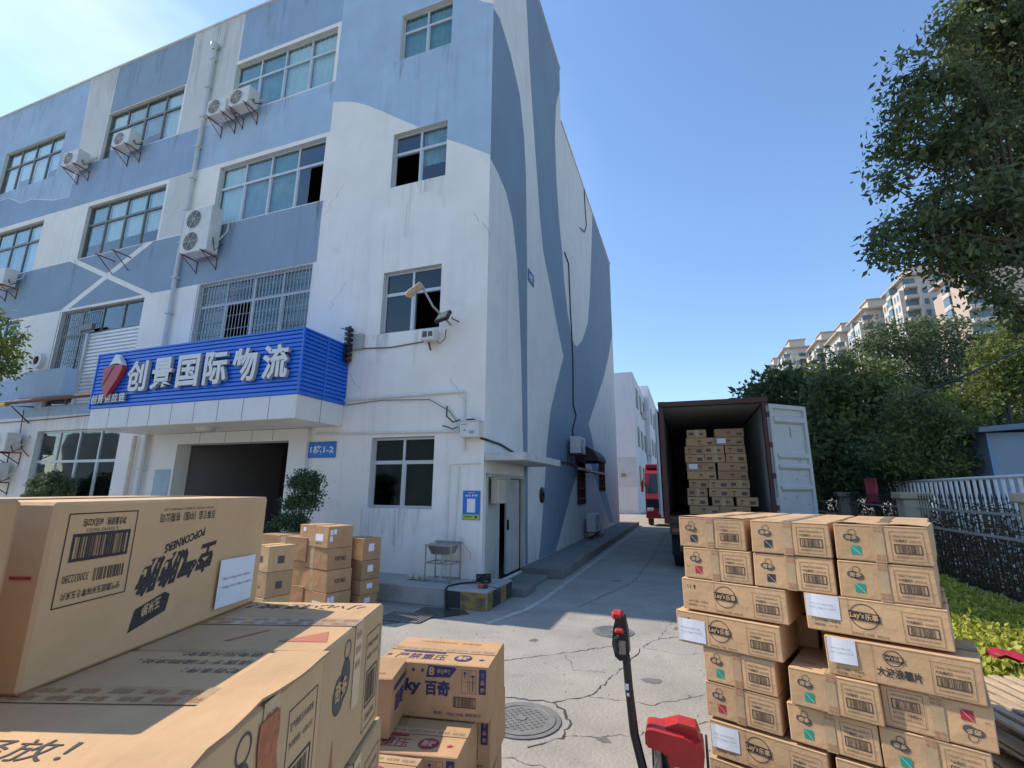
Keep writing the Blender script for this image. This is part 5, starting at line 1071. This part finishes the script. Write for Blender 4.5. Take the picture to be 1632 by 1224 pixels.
for i, rw in enumerate(rows):
    for j, (x, k) in enumerate(rw):
        fr_ = -.25 if i >= 8 else 0
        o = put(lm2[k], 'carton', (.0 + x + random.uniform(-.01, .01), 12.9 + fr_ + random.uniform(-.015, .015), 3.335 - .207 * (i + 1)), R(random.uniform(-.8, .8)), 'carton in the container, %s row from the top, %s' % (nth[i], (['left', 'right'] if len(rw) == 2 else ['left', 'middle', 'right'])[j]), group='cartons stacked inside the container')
        if (i, j) in ((1, 1), (4, 0)):
            b = B(); b.box(.05, .25, -.006, -.002, .05, .17, PAPER); b.obj('paper_label', o)
# red truck beyond
rtk = empty('red_truck', (-.95, 27, 0)); tag(rtk, 'red lorry cab facing the camera, parked behind the container', 'truck')
b = B(); b.prism([(0, .45), (0, 1.4), (.12, 1.75), (.35, 2.75), (.6, 3.0), (2.1, 3.0), (2.1, .45)], 2.45, REDT, (Vector((-1.2, 0, 0)), Vector((0, 1, 0)), Vector((0, 0, 1)), Vector((1, 0, 0)))); b.prism([(0, .45), (0, 1.4), (.12, 1.75), (.35, 2.75), (.6, 3.0), (2.1, 3.0), (2.1, .45)], .001, REDT, (Vector((-1.2, 0, 0)), Vector((0, 1, 0)), Vector((0, 0, 1)), Vector((-1, 0, 0))))
b.box(-1.2, 1.25, .5, 2.1, 3.0, 3.25, REDT, .05); b.obj('cab', rtk)
b = B(); b.add([(-1.05, .10, 1.72), (1.1, .10, 1.72), (1.0, .33, 2.7), (-.95, .33, 2.7)], [(0, 1, 2, 3)], mat('windscreen', (.03, .04, .05), .08)); b.obj('windscreen', rtk)
b = B(); b.box(-1.1, 1.15, -.04, 0, .95, 1.35, BLACK); b.box(-1.2, 1.25, -.08, .1, .4, .75, REDT, .02); b.obj('grille', rtk)
for x in (-1.1, .85): b = B(); b.box(x, x + .3, -.1, -.05, .78, .93, WHT, .01); b.obj('headlight', rtk)
for x in (-1.42, 1.3): b = B(); b.box(x, x + .14, .1, .25, 1.75, 2.35, REDT, .02); b.tube([(x + .07, .2, 2.3), (x + .2, .5, 2.5)], .02, BLACK); b.obj('mirror', rtk)
for x in (-1.15, .9):
    b = B(); b.lathe([(.001, 0), (.45, 0), (.5, .03), (.5, .25), (.001, .28)], RUBBER, 24); o = b.obj('wheel', rtk); o.rotation_euler = (0, R(90), 0); o.location = (x, .9, .5)
b = B(); b.box(-1.2, 1.25, 2.3, 11, 1.0, 3.2, REDT); b.obj('cargo_box', rtk)

# ------------------------------------------------------------------ far buildings
FARW = mat('far_white_render', (.66, .68, .70), .85, .1, .4, streak=.5)
fbld = empty('white_warehouse', (-8, 40, 0)); tag(fbld, 'plain white three storey warehouse at the far end of the side street', 'building')
def fpart(b, name, p=fbld):
    o = b.obj(name, p); o.location = (-p.location.x, -p.location.y, 0); return o
b = B(); b.box(-16, -3.75, 40, 52, 0, 11.6, FARW); b.box(-16, -3.3, 52.01, 75, 0, 12.9, FARW); fpart(b, 'wall')
b = B(); b.box(-5.2, -3.72, 39.98, 39.995, 2.1, 4.5, GREYR); b.box(-5.0, -4.6, 39.96, 39.98, 2.9, 3.2, mat('small_orange_plate', (.4, .25, .15), .6)); fpart(b, 'panel')
for k in range(3):
    for y in (42.5, 46, 49.5, 54, 58, 62):
        b = B(); xx = -3.75 if y < 52 else -3.3; b.box(xx + .003, xx + .05, y, y + 1.7, 2.2 + k * 3.4, 3.9 + k * 3.4, FRAMED); fpart(b, 'window')
        if random.random() < .5:
            b = B(); b.box(xx + .05, xx + .5, y + 1.8, y + 2.6, 2 + k * 3.4, 2.6 + k * 3.4, ACW); fpart(b, 'air_conditioner')
b = B(); b.tube([(-3.6, 51.5, 0), (-3.6, 51.5, 11.5)], .08, PIPEB); fpart(b, 'drainpipe')
g = empty('office_block', (-2.2, 90, 0)); tag(g, 'grey block glimpsed above the red lorry between warehouse and container', 'building')
b = B(); b.box(-8, 3.2, 90, 110, 0, 12.6, FARW); fpart(b, 'wall', g)
for k in range(4):
    for x in (-2.4, .4): b = B(); b.box(x, x + 1.6, 89.95, 89.99, 1.8 + k * 2.8, 3.2 + k * 2.8, FRAMED); fpart(b, 'window', g)
ob = empty('reflection_block', (-8, -26, 0)); tag(ob, 'plain grey unseen block added behind the camera to darken window reflections', 'building')  # unseen block, added so the windows reflect it instead of the bright horizon
b = B(); b.box(-75, 30, -12, 0, 0, 9, mat('reflection_block_wall', (.30, .31, .30), .9, .1, .5)); b.obj('wall', ob)
# apartment towers along the right
TWC = mat('apartment_cream', (.50, .455, .40), .85, .06, .2); TWP = mat('apartment_pink', (.42, .34, .285), .85, .06, .2); TWT = mat('apartment_white_trim', (.50, .475, .44), .8, .05, .3); TWG = mat('apartment_glass', (.12, .19, .21), .15); TWR = mat('apartment_roof_trim', (.40, .33, .28), .8)
WSRC = []
for kk in (0, 1):
    b = B(); b.box(0, 1.0 if not kk else .03, 0, .03 if not kk else 1.0, 0, 1.5, TWG); b.box(-.08, 1.08 if not kk else .05, -.02, .02 if not kk else 1.08, -.12, -.02, TWT); o_ = b.obj('window'); WSRC.append(o_); COL.objects.unlink(o_)
def tower(x, y, wd, dp, h, label, col, seed, special=False):
    r = random.Random(seed); o = empty('apartment_tower', (x, y, 0), R(0)); tag(o, label, 'apartment block', 'apartment towers behind the trees')
    nf = int(h / 2.95)
    b = B(); b.box(-wd / 2, wd / 2, 0, dp, 0, h, col); tt_ = TWP if special else TWT; b.box(-wd / 2 - 1.6, -wd / 2, dp * .1, dp * .42, 0, h - 3, tt_); b.box(-wd / 2 - 1.6, -wd / 2, dp * .6, dp * .9, 0, h - 3, tt_)
    if not special: b.box(-wd * .38, -wd * .1, -1.4, 0, 0, h - 3.2, TWT); b.box(wd * .15, wd * .4, -1.2, 0, 0, h - 3.2, TWP)
    b.obj('wall', o)
    b = B(); b.box(-wd / 2 - 1.2, wd / 2 + .7, -1.0, dp + .6, h, h + .5, TWR); b.box(-wd * .3, wd * .25, dp * .25, dp * .7, h + .5, h + 4.2, TWC); b.box(-wd * .34, wd * .29, dp * .22, dp * .74, h + 4.2, h + 4.6, TWR); b.obj('roof', o)
    # balconies on both visible faces as parts per stack of storeys
    for (x0, x1, y0, y1) in (((-wd * .1, wd * .15, -1.5, 0), (-wd / 2 - 2.0, -wd / 2, dp * .42, dp * .60), (-wd / 2 - 1.2, -wd * .38, -1.3, .0)) if not special else ((-wd / 2 - 2.0, -wd / 2, dp * .42, dp * .60), (-wd / 2 - 2.4, -wd / 2 + 1.5, -1.3, .0))):
        for k in range(max(0, nf - 13), nf):
            b = B(); z = k * 2.95; b.box(x0, x1, y0, y1, z, z + .25, TWR); b.box(x0, x1, y0, y0 + .06, z + .25, z + 1.0, TWC if k % 2 else TWT); b.box(x0, x0 + .06, y0 + .06, y1, z + .25, z + 1.0, TWC)
            b.box(x0 + .1, x1 - .02, y1 - .06 if y0 < -.5 and x1 > -wd / 2 else y0 + .4, y1 - .02, z + 1.0, z + 2.9, TWG); b.obj('balcony', o)
    for k in range(max(0, nf - 13), nf - 1):
        z = k * 2.95 + 1.0
        spots = [(xx, -1.44, 0) for xx in (-wd * .33, -wd * .2)] + [(xx, -1.24, 0) for xx in (wd * .2, wd * .3)] + [(-wd / 2 - 1.64, yy, 1) for yy in (dp * .15, dp * .28, dp * .66, dp * .78)]
        if special: spots = [(-wd * .02, -.04, 0), (wd * .14, -.04, 0)]
        for xx, yy, kk in spots:
            if k < nf - 12: continue
            c = WSRC[kk].copy(); COL.objects.link(c); c.parent = o; c.location = (xx, yy, z)
tower(70, 118, 22, 16, 49, 'nearest apartment tower with a broad plain pink wall behind the overhanging branches', TWP, 1, True)
tower(63.5, 142, 13, 14, 56.5, 'second apartment tower with deep balconies below the branch tips', TWC, 2)
tower(58, 160, 10, 14, 54.5, 'third apartment tower, lower roof step right of the sky', TWC, 3)
tower(55, 177, 9, 14, 53, 'fourth apartment tower rising over the grey green tree', TWC, 4)
tower(53.5, 194, 10, 14, 55.5, 'fifth apartment tower with a white stair head', TWC, 5)
tower(46, 210, 10, 13, 58, 'sixth apartment tower with white gable and dark windows', TWT, 6)
tower(43.5, 234, 9, 13, 57, 'most distant apartment tower at the end of the row', TWC, 7)
# blue booth
kb = empty('blue_booth', (9.4, 15.3, 0)); tag(kb, 'blue sheet metal booth with a sloped grey roof edge behind the white railing', 'booth')
b = B(); b.box(-2.25, 4.5, 0, 3, 0, 3.3, KIOSK); b.obj('wall', kb)
b = B(); b.add([(-2.5, -.3, 3.3), (5, -.3, 3.75), (5, 3.3, 3.75), (-2.5, 3.3, 3.3), (-2.5, -.3, 3.43), (5, -.3, 3.88), (5, 3.3, 3.88), (-2.5, 3.3, 3.43)], [(0, 1, 5, 4), (4, 5, 6, 7), (0, 3, 2, 1), (1, 2, 6, 5), (3, 0, 4, 7)], mat('booth_roof', (.16, .24, .33), .5)); b.obj('roof', kb)
for x in (-1.35, -.0, 1.4): b = B(); b.box(x, x + .14, -.04, -.003, 0, 3.3, KIOSKL); b.obj('trim_strip', kb)
b = B(); b.box(-2.255, -2.2, -.03, -.003, 0, 3.3, KIOSKL); b.obj('corner_post', kb)

b = B(); b.tube([(5.2, 14.9, 4.05), (6.3, 14.5, 4.5), (7.9, 14.6, 5.25), (9.6, 14.7, 6.2)], .025, BLACK, 6); tag(b.obj('overhead_cable'), 'thick black cable crossing in front of the yellow green tree', 'cable')
# slab joints, oil stains and grit on the yard
b = B(); JN = mat('joint_filler', (.13, .125, .115), .95)
for x in (-8.4, 3.6): b.box(x, x + .014, -6, 7.0, .0005, .0025, JN)
for y in (2.9, -1.2): b.box(-12, 2.0, y, y + .014, .0005, .0025, JN)
struct(b.obj('slab_joints'))
b = B(); r_ = random.Random(17); OIL = mat('oil_stain', (.17, .16, .145), .6, .3, 8)
for cx_, cy_, q in ((-.45, 5.3, .10), (-1.9, 6.1, .07), (-.2, 7.3, .12), (-.7, 4.0, .06), (-2.3, 4.6, .12), (.2, 9.5, .2), (-1.5, 10.5, .12), (-2.0, 3.4, .09)):
    b.prism([(cx_ + q * r_.uniform(.55, 1.2) * math.cos(2 * math.pi * i / 14), cy_ + q * r_.uniform(.5, 1.1) * math.sin(2 * math.pi * i / 14)) for i in range(14)], .0015, OIL)
struct(b.obj('ground_stains'))
b = B(); GRT = mat('grit', (.22, .2, .17), .9, .5, 30)
for i in range(900):
    x, y = r_.uniform(-4, 1.5), r_.uniform(2.6, 12); q = r_.choice((.003, .004, .006, .009)); a = r_.uniform(0, 3)
    b.add([(x + q * math.cos(a), y + q * math.sin(a), .001), (x + q * math.cos(a + 2.1), y + q * math.sin(a + 2.1), .001), (x + q * math.cos(a + 4.2), y + q * math.sin(a + 4.2), .001), (x, y, q)], [(0, 1, 3), (1, 2, 3), (2, 0, 3)], GRT)
o = b.obj('grit'); o['kind'] = 'stuff'
# ------------------------------------------------------------------ fences
def copies(src, n, step, parent):
    for k in range(1, n): c = src.copy(); COL.objects.link(c); c.parent = parent; c.location = Vector(src.location) + Vector(step) * k
def iron_fence(y0, y1, label):
    r = empty('iron_fence', (4.55, y0, .16)); tag(r, label, 'fence', 'black iron fence sections')
    L_ = y1 - y0
    for z, m in ((1.34, IRONG), (.98, IRONG), (.12, IRON)): b = B(); b.box(-.02, .02, 0, L_, z - .02, z + .02, m); b.obj('rail', r)
    b = B(); b.tube([(0, 0, .0), (0, 0, 1.56)], .0065, IRON, 6); b.lathe([(.006, 1.54), (.014, 1.57), (.001, 1.65)], IRON, 6); p = b.obj('picket', r); n = int(L_ / .125); p.location = (0, .06, 0); copies(p, n, (0, .125, 0), r)
iron_fence(8.85, 12.68, 'black iron fence section with grey rails right of the cartons'); iron_fence(13.12, 17.3, 'black iron fence section beyond the cream pillar'); iron_fence(5.0, 8.4, 'black iron fence section nearest the camera at the right edge'); iron_fence(17.75, 22, 'most distant black iron fence section behind the container door')
def pillar(y, label):
    b = B(); b.box(4.33, 4.77, y - .2, y + .2, 0, 1.68, CREAM, .01); b.box(4.27, 4.83, y - .26, y + .26, 1.68, 1.82, CREAM, .02); tag(b.obj('fence_pillar'), label, 'pillar', 'cream fence pillars')
pillar(12.9, 'cream stone fence pillar behind the right carton corner'); pillar(8.63, 'cream stone fence pillar nearest the camera'); pillar(17.52, 'cream stone fence pillar behind the container door')
wr = empty('white_railing', (5.61, 17.22, 0)); dx, dy = 5.34 - 5.61, 10.59 - 17.22; Lw = math.hypot(dx, dy); wr.rotation_euler = (0, 0, math.atan2(dy, dx)); tag(wr, 'galvanised white tube railing in front of the blue booth', 'railing')
b = B(); b.tube([(0, 0, 2.1), (Lw + 2.5, 0, 2.1)], .035, GALV, 8); b.tube([(0, 0, .25), (Lw + 2.5, 0, .25)], .03, GALV, 8); b.obj('rail', wr)
b = B(); b.tube([(0, 0, 0), (0, 0, 2.08)], .03, GALV, 8); p = b.obj('baluster', wr); copies(p, int((Lw + 2.5) / .26), (.26, 0, 0), wr)
b = B(); vs = []; n = 10
for i in range(n + 1):
    for j in range(5): vs.append((i * .03, .02 * math.sin(i * 1.9 + j), -j * .16 - .01 * math.sin(i)))
b.add(vs, [(i * 5 + j, (i + 1) * 5 + j, (i + 1) * 5 + j + 1, i * 5 + j + 1) for i in range(n) for j in range(4)], mat('pink_cloth', (.60, .10, .13), .8)); o = b.obj('red_cloth'); o.location = (4.60, 15.9, 2.2); o.rotation_euler = (0, 0, R(-40)); tag(o, 'pinkish red cloth hanging behind the dark iron fence', 'cloth')
b = B(); random.seed(3); vs = []; n = 14
for i in range(n + 1):
    for j in range(5): vs.append((i * .11, j * .06 + .05 * math.sin(i * .8), .04 + .035 * math.sin(i * 1.7 + j * 1.4) - .0 * j))
b.add(vs, [(i * 5 + j, (i + 1) * 5 + j, (i + 1) * 5 + j + 1, i * 5 + j + 1) for i in range(n) for j in range(4)], mat('crimson_cloth', (.42, .015, .04), .45, .2, 5)); o = b.obj('red_cloth', smooth=True); o.location = (2.40, 5.72, .36); o.rotation_euler = (0, 0, R(-5)); tag(o, 'crimson plastic cloth lying across the yellow green hedge', 'cloth')

# ------------------------------------------------------------------ vegetation
def leafobj(name, P, size, m, parent=None, ratio=.45, droop=.3, seed=1, mats=None, mi=None):
    g = np.random.default_rng(seed); n = len(P)
    d = g.normal(size=(n, 3)); d[:, 2] -= droop; d /= np.linalg.norm(d, axis=1)[:, None]
    q = g.normal(size=(n, 3)); q[:, 2] *= .6; s = np.cross(d, q); s /= np.linalg.norm(s, axis=1)[:, None]; nn = np.cross(d, s)
    sz = size * g.uniform(.4, 1.5, n)[:, None]; w_ = sz * ratio
    V = np.empty((n, 5, 3)); V[:, 0] = P; V[:, 1] = P + d * sz * .45 + s * w_ * .5 + nn * w_ * .12; V[:, 2] = P + d * sz; V[:, 3] = P + d * sz * .45 - s * w_ * .5 + nn * w_ * .12; V[:, 4] = P + d * sz * .5
    F = np.empty((n, 2, 4), dtype=np.int32); base = np.arange(n) * 5
    F[:, 0] = np.stack([base, base + 1, base + 2, base + 4], 1); F[:, 1] = np.stack([base, base + 4, base + 2, base + 3], 1)
    me = bpy.data.meshes.new(name); me.vertices.add(n * 5); me.vertices.foreach_set('co', V.ravel()); me.loops.add(n * 8); me.loops.foreach_set('vertex_index', F.ravel())
    me.polygons.add(n * 2); me.polygons.foreach_set('loop_start', np.arange(n * 2) * 4); me.polygons.foreach_set('loop_total', np.full(n * 2, 4)); me.materials.append(m); me.update(calc_edges=True)
    o = bpy.data.objects.new(name, me); COL.objects.link(o)
    if parent: o.parent = parent
    return o
def cloud(blobs, per, csz, g, shell=.55, twig=None):
    P = []
    for (x, y, z, r_) in blobs:
        nc = max(5, int(per[0] * r_ * r_))
        d = g.normal(size=(nc, 3)); d /= np.linalg.norm(d, axis=1)[:, None]; rad = r_ * g.uniform(shell, 1.12, nc) ** 1; C_ = np.array([x, y, z]) + d * rad[:, None] * np.array([1, 1, .85])
        for c in C_:
            k = int(per[1] * g.uniform(.5, 1.4)); P.append(c + g.normal(size=(k, 3)) * csz * np.array([1, 1, .7]))
            if twig is not None and g.random() < .25: twig.append(((x, y, z), tuple(c)))
    return np.concatenate(P)
def tree(name, blobs, base, label, m, lsz, per, csz, trunk_r, seed, ratio=.45, droop=.3, shell=.5, cat='tree', sub='trees along the fence'):
    g = np.random.default_rng(seed); r = empty(name, base); tag(r, label, cat, sub)
    off = Vector(base); tw = []
    P = cloud(blobs, per, csz, g, shell, tw) - np.array(base)
    leafobj('crown', P, lsz, m, r, ratio, droop, seed)
    b = B(); c = np.mean([q[:3] for q in blobs], 0) - np.array(base); top = Vector(c)
    b.tube([(0, 0, 0), (.1, .05, top.z * .25), (top.x * .3, top.y * .3, top.z * .5), (top.x * .75, top.y * .75, top.z * .85), tuple(top)], [trunk_r, trunk_r * .85, trunk_r * .7, trunk_r * .5, trunk_r * .3], BARK, 8)
    for q in blobs:
        e = Vector(q[:3]) - off; s0 = Vector((top.x * .3, top.y * .3, top.z * .5)) if g.random() < .5 else Vector((top.x * .7, top.y * .7, top.z * .8)); mid = s0.lerp(e, .5) + Vector(g.normal(size=3) * .1) + Vector((0, 0, .1)); b.tube([tuple(s0), tuple(mid), tuple(e)], [trunk_r * .3, trunk_r * .14, trunk_r * .04], BARK, 6)
    for a, c_ in tw[:160]: b.tube([tuple(Vector(a) - off), tuple(Vector(c_) - off)], [trunk_r * .06, trunk_r * .03], BARK, 4, False)
    b.obj('trunk', r); return r
T1 = [[5.66, 9.12, 9.69, .9], [5.15, 8.69, 9.81, .6], [4.56, 8.39, 9.25, .35], [4.22, 8.63, 8.61, .5], [3.79, 8.52, 7.97, .42], [3.65, 8.79, 7.55, .38], [3.4, 8.55, 6.78, .3], [4.94, 9.26, 8.0, .95], [5.01, 9.26, 9.01, .5], [6.08, 9.85, 9.08, 1.1], [4.29, 8.94, 7.43, .5], [4.31, 9.22, 6.3, .6], [3.71, 8.84, 6.03, .4], [3.25, 8.63, 5.77, .22], [3.16, 8.64, 5.58, .2], [5.04, 9.64, 6.52, .9], [6.19, 10.26, 7.6, 1.05], [4.76, 9.55, 5.7, .55], [5.76, 10.2, 6.1, .7], [3.98, 9.02, 5.68, .42], [5.0, 9.56, 4.99, .4], [5.38, 9.87, 4.73, .3], [7.65, 10.96, 8.62, 1.6], [7.27, 11.38, 7.4, 1.1], [7.35, 10.36, 10.71, 1.4]]
T2 = [[4.09, 22.33, 5.78, 1.3], [3.19, 22.13, 5.26, .9], [2.86, 22.95, 5.91, .5], [3.49, 22.48, 4.23, 1.2], [4.78, 22.77, 5.01, 1.3], [4.43, 23.01, 3.47, 1.4], [5.37, 22.67, 6.31, .9], [5.9, 22.74, 6.82, .5], [3.89, 22.11, 6.42, .45]]
T3 = [[4.88, 18.4, 5.2, .8], [5.14, 18.27, 6.13, .45], [5.64, 18.77, 4.8, 1.1], [4.59, 18.59, 3.97, 1.0], [5.17, 18.45, 3.11, 1.2], [6.29, 18.81, 5.63, .7], [6.59, 19.26, 4.19, 1.2], [4.18, 18.19, 2.7, .9], [5.7, 18.25, 2.49, .9]]
T4 = [[7.97, 23.18, 8.13, .8], [7.44, 23.11, 7.61, .6], [8.97, 23.54, 8.14, 1.0], [9.97, 23.87, 8.28, 1.0], [10.96, 24.23, 8.29, .9], [11.67, 24.61, 7.78, .8], [8.63, 23.73, 6.85, 1.1], [10.37, 24.35, 6.86, 1.2], [11.84, 24.94, 6.62, 1.1], [9.54, 24.36, 5.57, 1.3]]
T5 = [[9.73, 18.91, 6.22, 0.81], [10.27, 18.87, 7.19, 0.52], [9.3, 18.94, 5.44, 0.7], [10.02, 19.29, 5.06, 0.81], [8.6, 18.87, 4.65, 0.7], [10.47, 19.19, 6.22, 0.93], [7.74, 18.61, 4.46, 0.58], [11.17, 19.62, 5.45, 1.28]]
T6 = [[6.23, 15.47, 3.52, .7], [5.64, 15.15, 3.99, .6], [6.5, 15.9, 3.36, .5], [5.86, 15.53, 2.71, .6], [6.63, 15.84, 2.55, .5], [5.1, 15.22, 2.86, .6]]
T7 = [[5.15, 16.37, 2.68, .5], [4.9, 16.12, 2.41, .5], [5.6, 16.03, 2.49, .45], [6.23, 16.28, 2.41, .4], [4.9, 16.5, 1.89, .5], [4.95, 16.35, 2.97, .5]]
tree('broadleaf_tree', T1, (7.2, 10.8, 0), 'dark leafy tree overhanging the picture from the upper right', LFT, .115, (105, 36), .13, .16, 1, .42, .7, .12)
tree('rubber_tree', T2, (4.9, 22.6, 0), 'dark large leaved tree just right of the container top', LFD, .30, (40, 16), .28, .14, 2, .45, .3)
tree('rubber_tree', T3, (5.6, 18.6, 0), 'dark tree with broad leaves above the open container door', LFM, .22, (60, 20), .22, .13, 3, .45, .3)
tree('grey_green_tree', T4, (9.6, 23.9, 0), 'pale grey green tree crown in front of the apartment towers', LFG, .15, (60, 30), .2, .15, 4, .4, .1)
tree('yellow_green_tree', T5, (9.4, 18.9, 0), 'sunlit yellow green tree above the blue booth', LFY, .13, (110, 28), .16, .12, 5, .45, .2)
tree('mixed_tree', T6, (6.1, 15.6, 0), 'medium green tree between the broad leaved tree and the booth', LFM, .13, (130, 26), .15, .1, 6, .45, .2)
tree('dark_shrub', T7, (5.5, 16.3, 0), 'dense dark shrub behind the cream fence pillar', LFS, .11, (80, 24), .12, .07, 7, .45, .1, cat='shrub')
g_ = 'trees along the fence'
FAR = [[6 + 3.2 * i + rng.uniform(-.6, .6), 27 + rng.uniform(-1.5, 2) + i * .4, 2.4 + rng.uniform(-.6, 1.2), 2.3] for i in range(9)] + [[7 + 3.1 * i, 28 + i * .3, 4.9 + rng.uniform(-.4, .4), 1.5] for i in range(6)]
tree('background_tree', FAR, (12, 28, 0), 'broad dark mass of trees filling the gap behind the fence trees', LFD, .34, (34, 26), .34, .2, 8, .6, .2)
tree('street_tree', [[-16.05, 6.33, 5.72, .45], [-16.02, 6.49, 5.11, .45], [-16.21, 6.57, 4.49, .4], [-16.54, 6.3, 5.1, .6], [-15.97, 6.6, 4.72, .25], [-17.3, 6.2, 5.2, .8]], (-17.2, 6.2, 0), 'yellow green tree cut off by the left picture edge', LFY, .12, (90, 24), .12, .08, 9, sub=None)
tree('potted_topiary', [[-6.50, 7.0, 1.98, .17], [-6.30, 7.0, 1.92, .14], [-6.66, 7.0, 1.90, .13], [-6.42, 7.0, 1.78, .12], [-6.62, 7.0, 1.58, .15], [-6.36, 7.0, 1.52, .13], [-6.80, 7.0, 1.50, .11], [-6.85, 7.0, 1.22, .16], [-6.60, 7.0, 1.20, .15], [-7.05, 7.0, 1.12, .12], [-6.45, 7.0, 1.05, .13], [-6.8, 7.0, .85, .15], [-6.2, 7.0, 1.70, .08]], (-6.55, 7.0, .28), 'dark cloud pruned bush right of the entrance behind the cartons', LFS, .045, (2000, 22), .055, .03, 10, .6, .0, cat='bush', sub=None)
tree('potted_topiary', [[-15.18, 8.0 - .35, 1.78, .40], [-15.43, 7.6, 1.58, .3], [-14.91, 7.6, 1.66, .3]], (-15.2, 7.6, .28), 'rounded clipped bush peeping over the carton before the ground floor window', LFG, .06, (900, 26), .04, .04, 11, .6, .0, cat='bush', sub=None)
def pot(x, y, label): b = B(); b.lathe([(.001, 0), (.16, 0), (.22, .3), (.24, .34), (.2, .34), (.19, .3), (.001, .29)], mat('clay_pot', (.25, .13, .08), .8), 18, (x, y, .0)); tag(b.obj('plant_pot'), label, 'pot')
# hedge: low bright ground cover
n = 60000; hx = rng.uniform(1.95, 4.3, n); hy = rng.uniform(3.6, 13, n); kk_ = (hx > 2.8) | (hy > 5.3); hx = hx[kk_]; hy = hy[kk_]; n = len(hx); hz = .28 + .07 * np.sin(hx * 5.1 + hy * 2) * np.cos(hy * 3.7) + rng.normal(0, .045, n) - np.abs(rng.normal(0, .05, n))
o = leafobj('hedge', np.stack([hx, hy, hz], 1), .055, LFH, None, .6, -.6, 12); o['kind'] = 'stuff'; o['label'] = 'bright yellow green clipped hedge plants beside the fence'
n = 26000; hx = rng.uniform(4.7, 5.5, n) + rng.normal(0, .1, n); hy = rng.uniform(6, 18, n); hz = rng.uniform(.1, 1.35, n) * (1 + .25 * np.sin(hy * 3))
o = leafobj('undergrowth', np.stack([hx, hy, hz], 1), .06, leafmat('dry_red_leaves', (.10, .05, .04), (.16, .15, .05), 5), None, .5, .0, 13); o['kind'] = 'stuff'
bpy.context.view_layer.update()
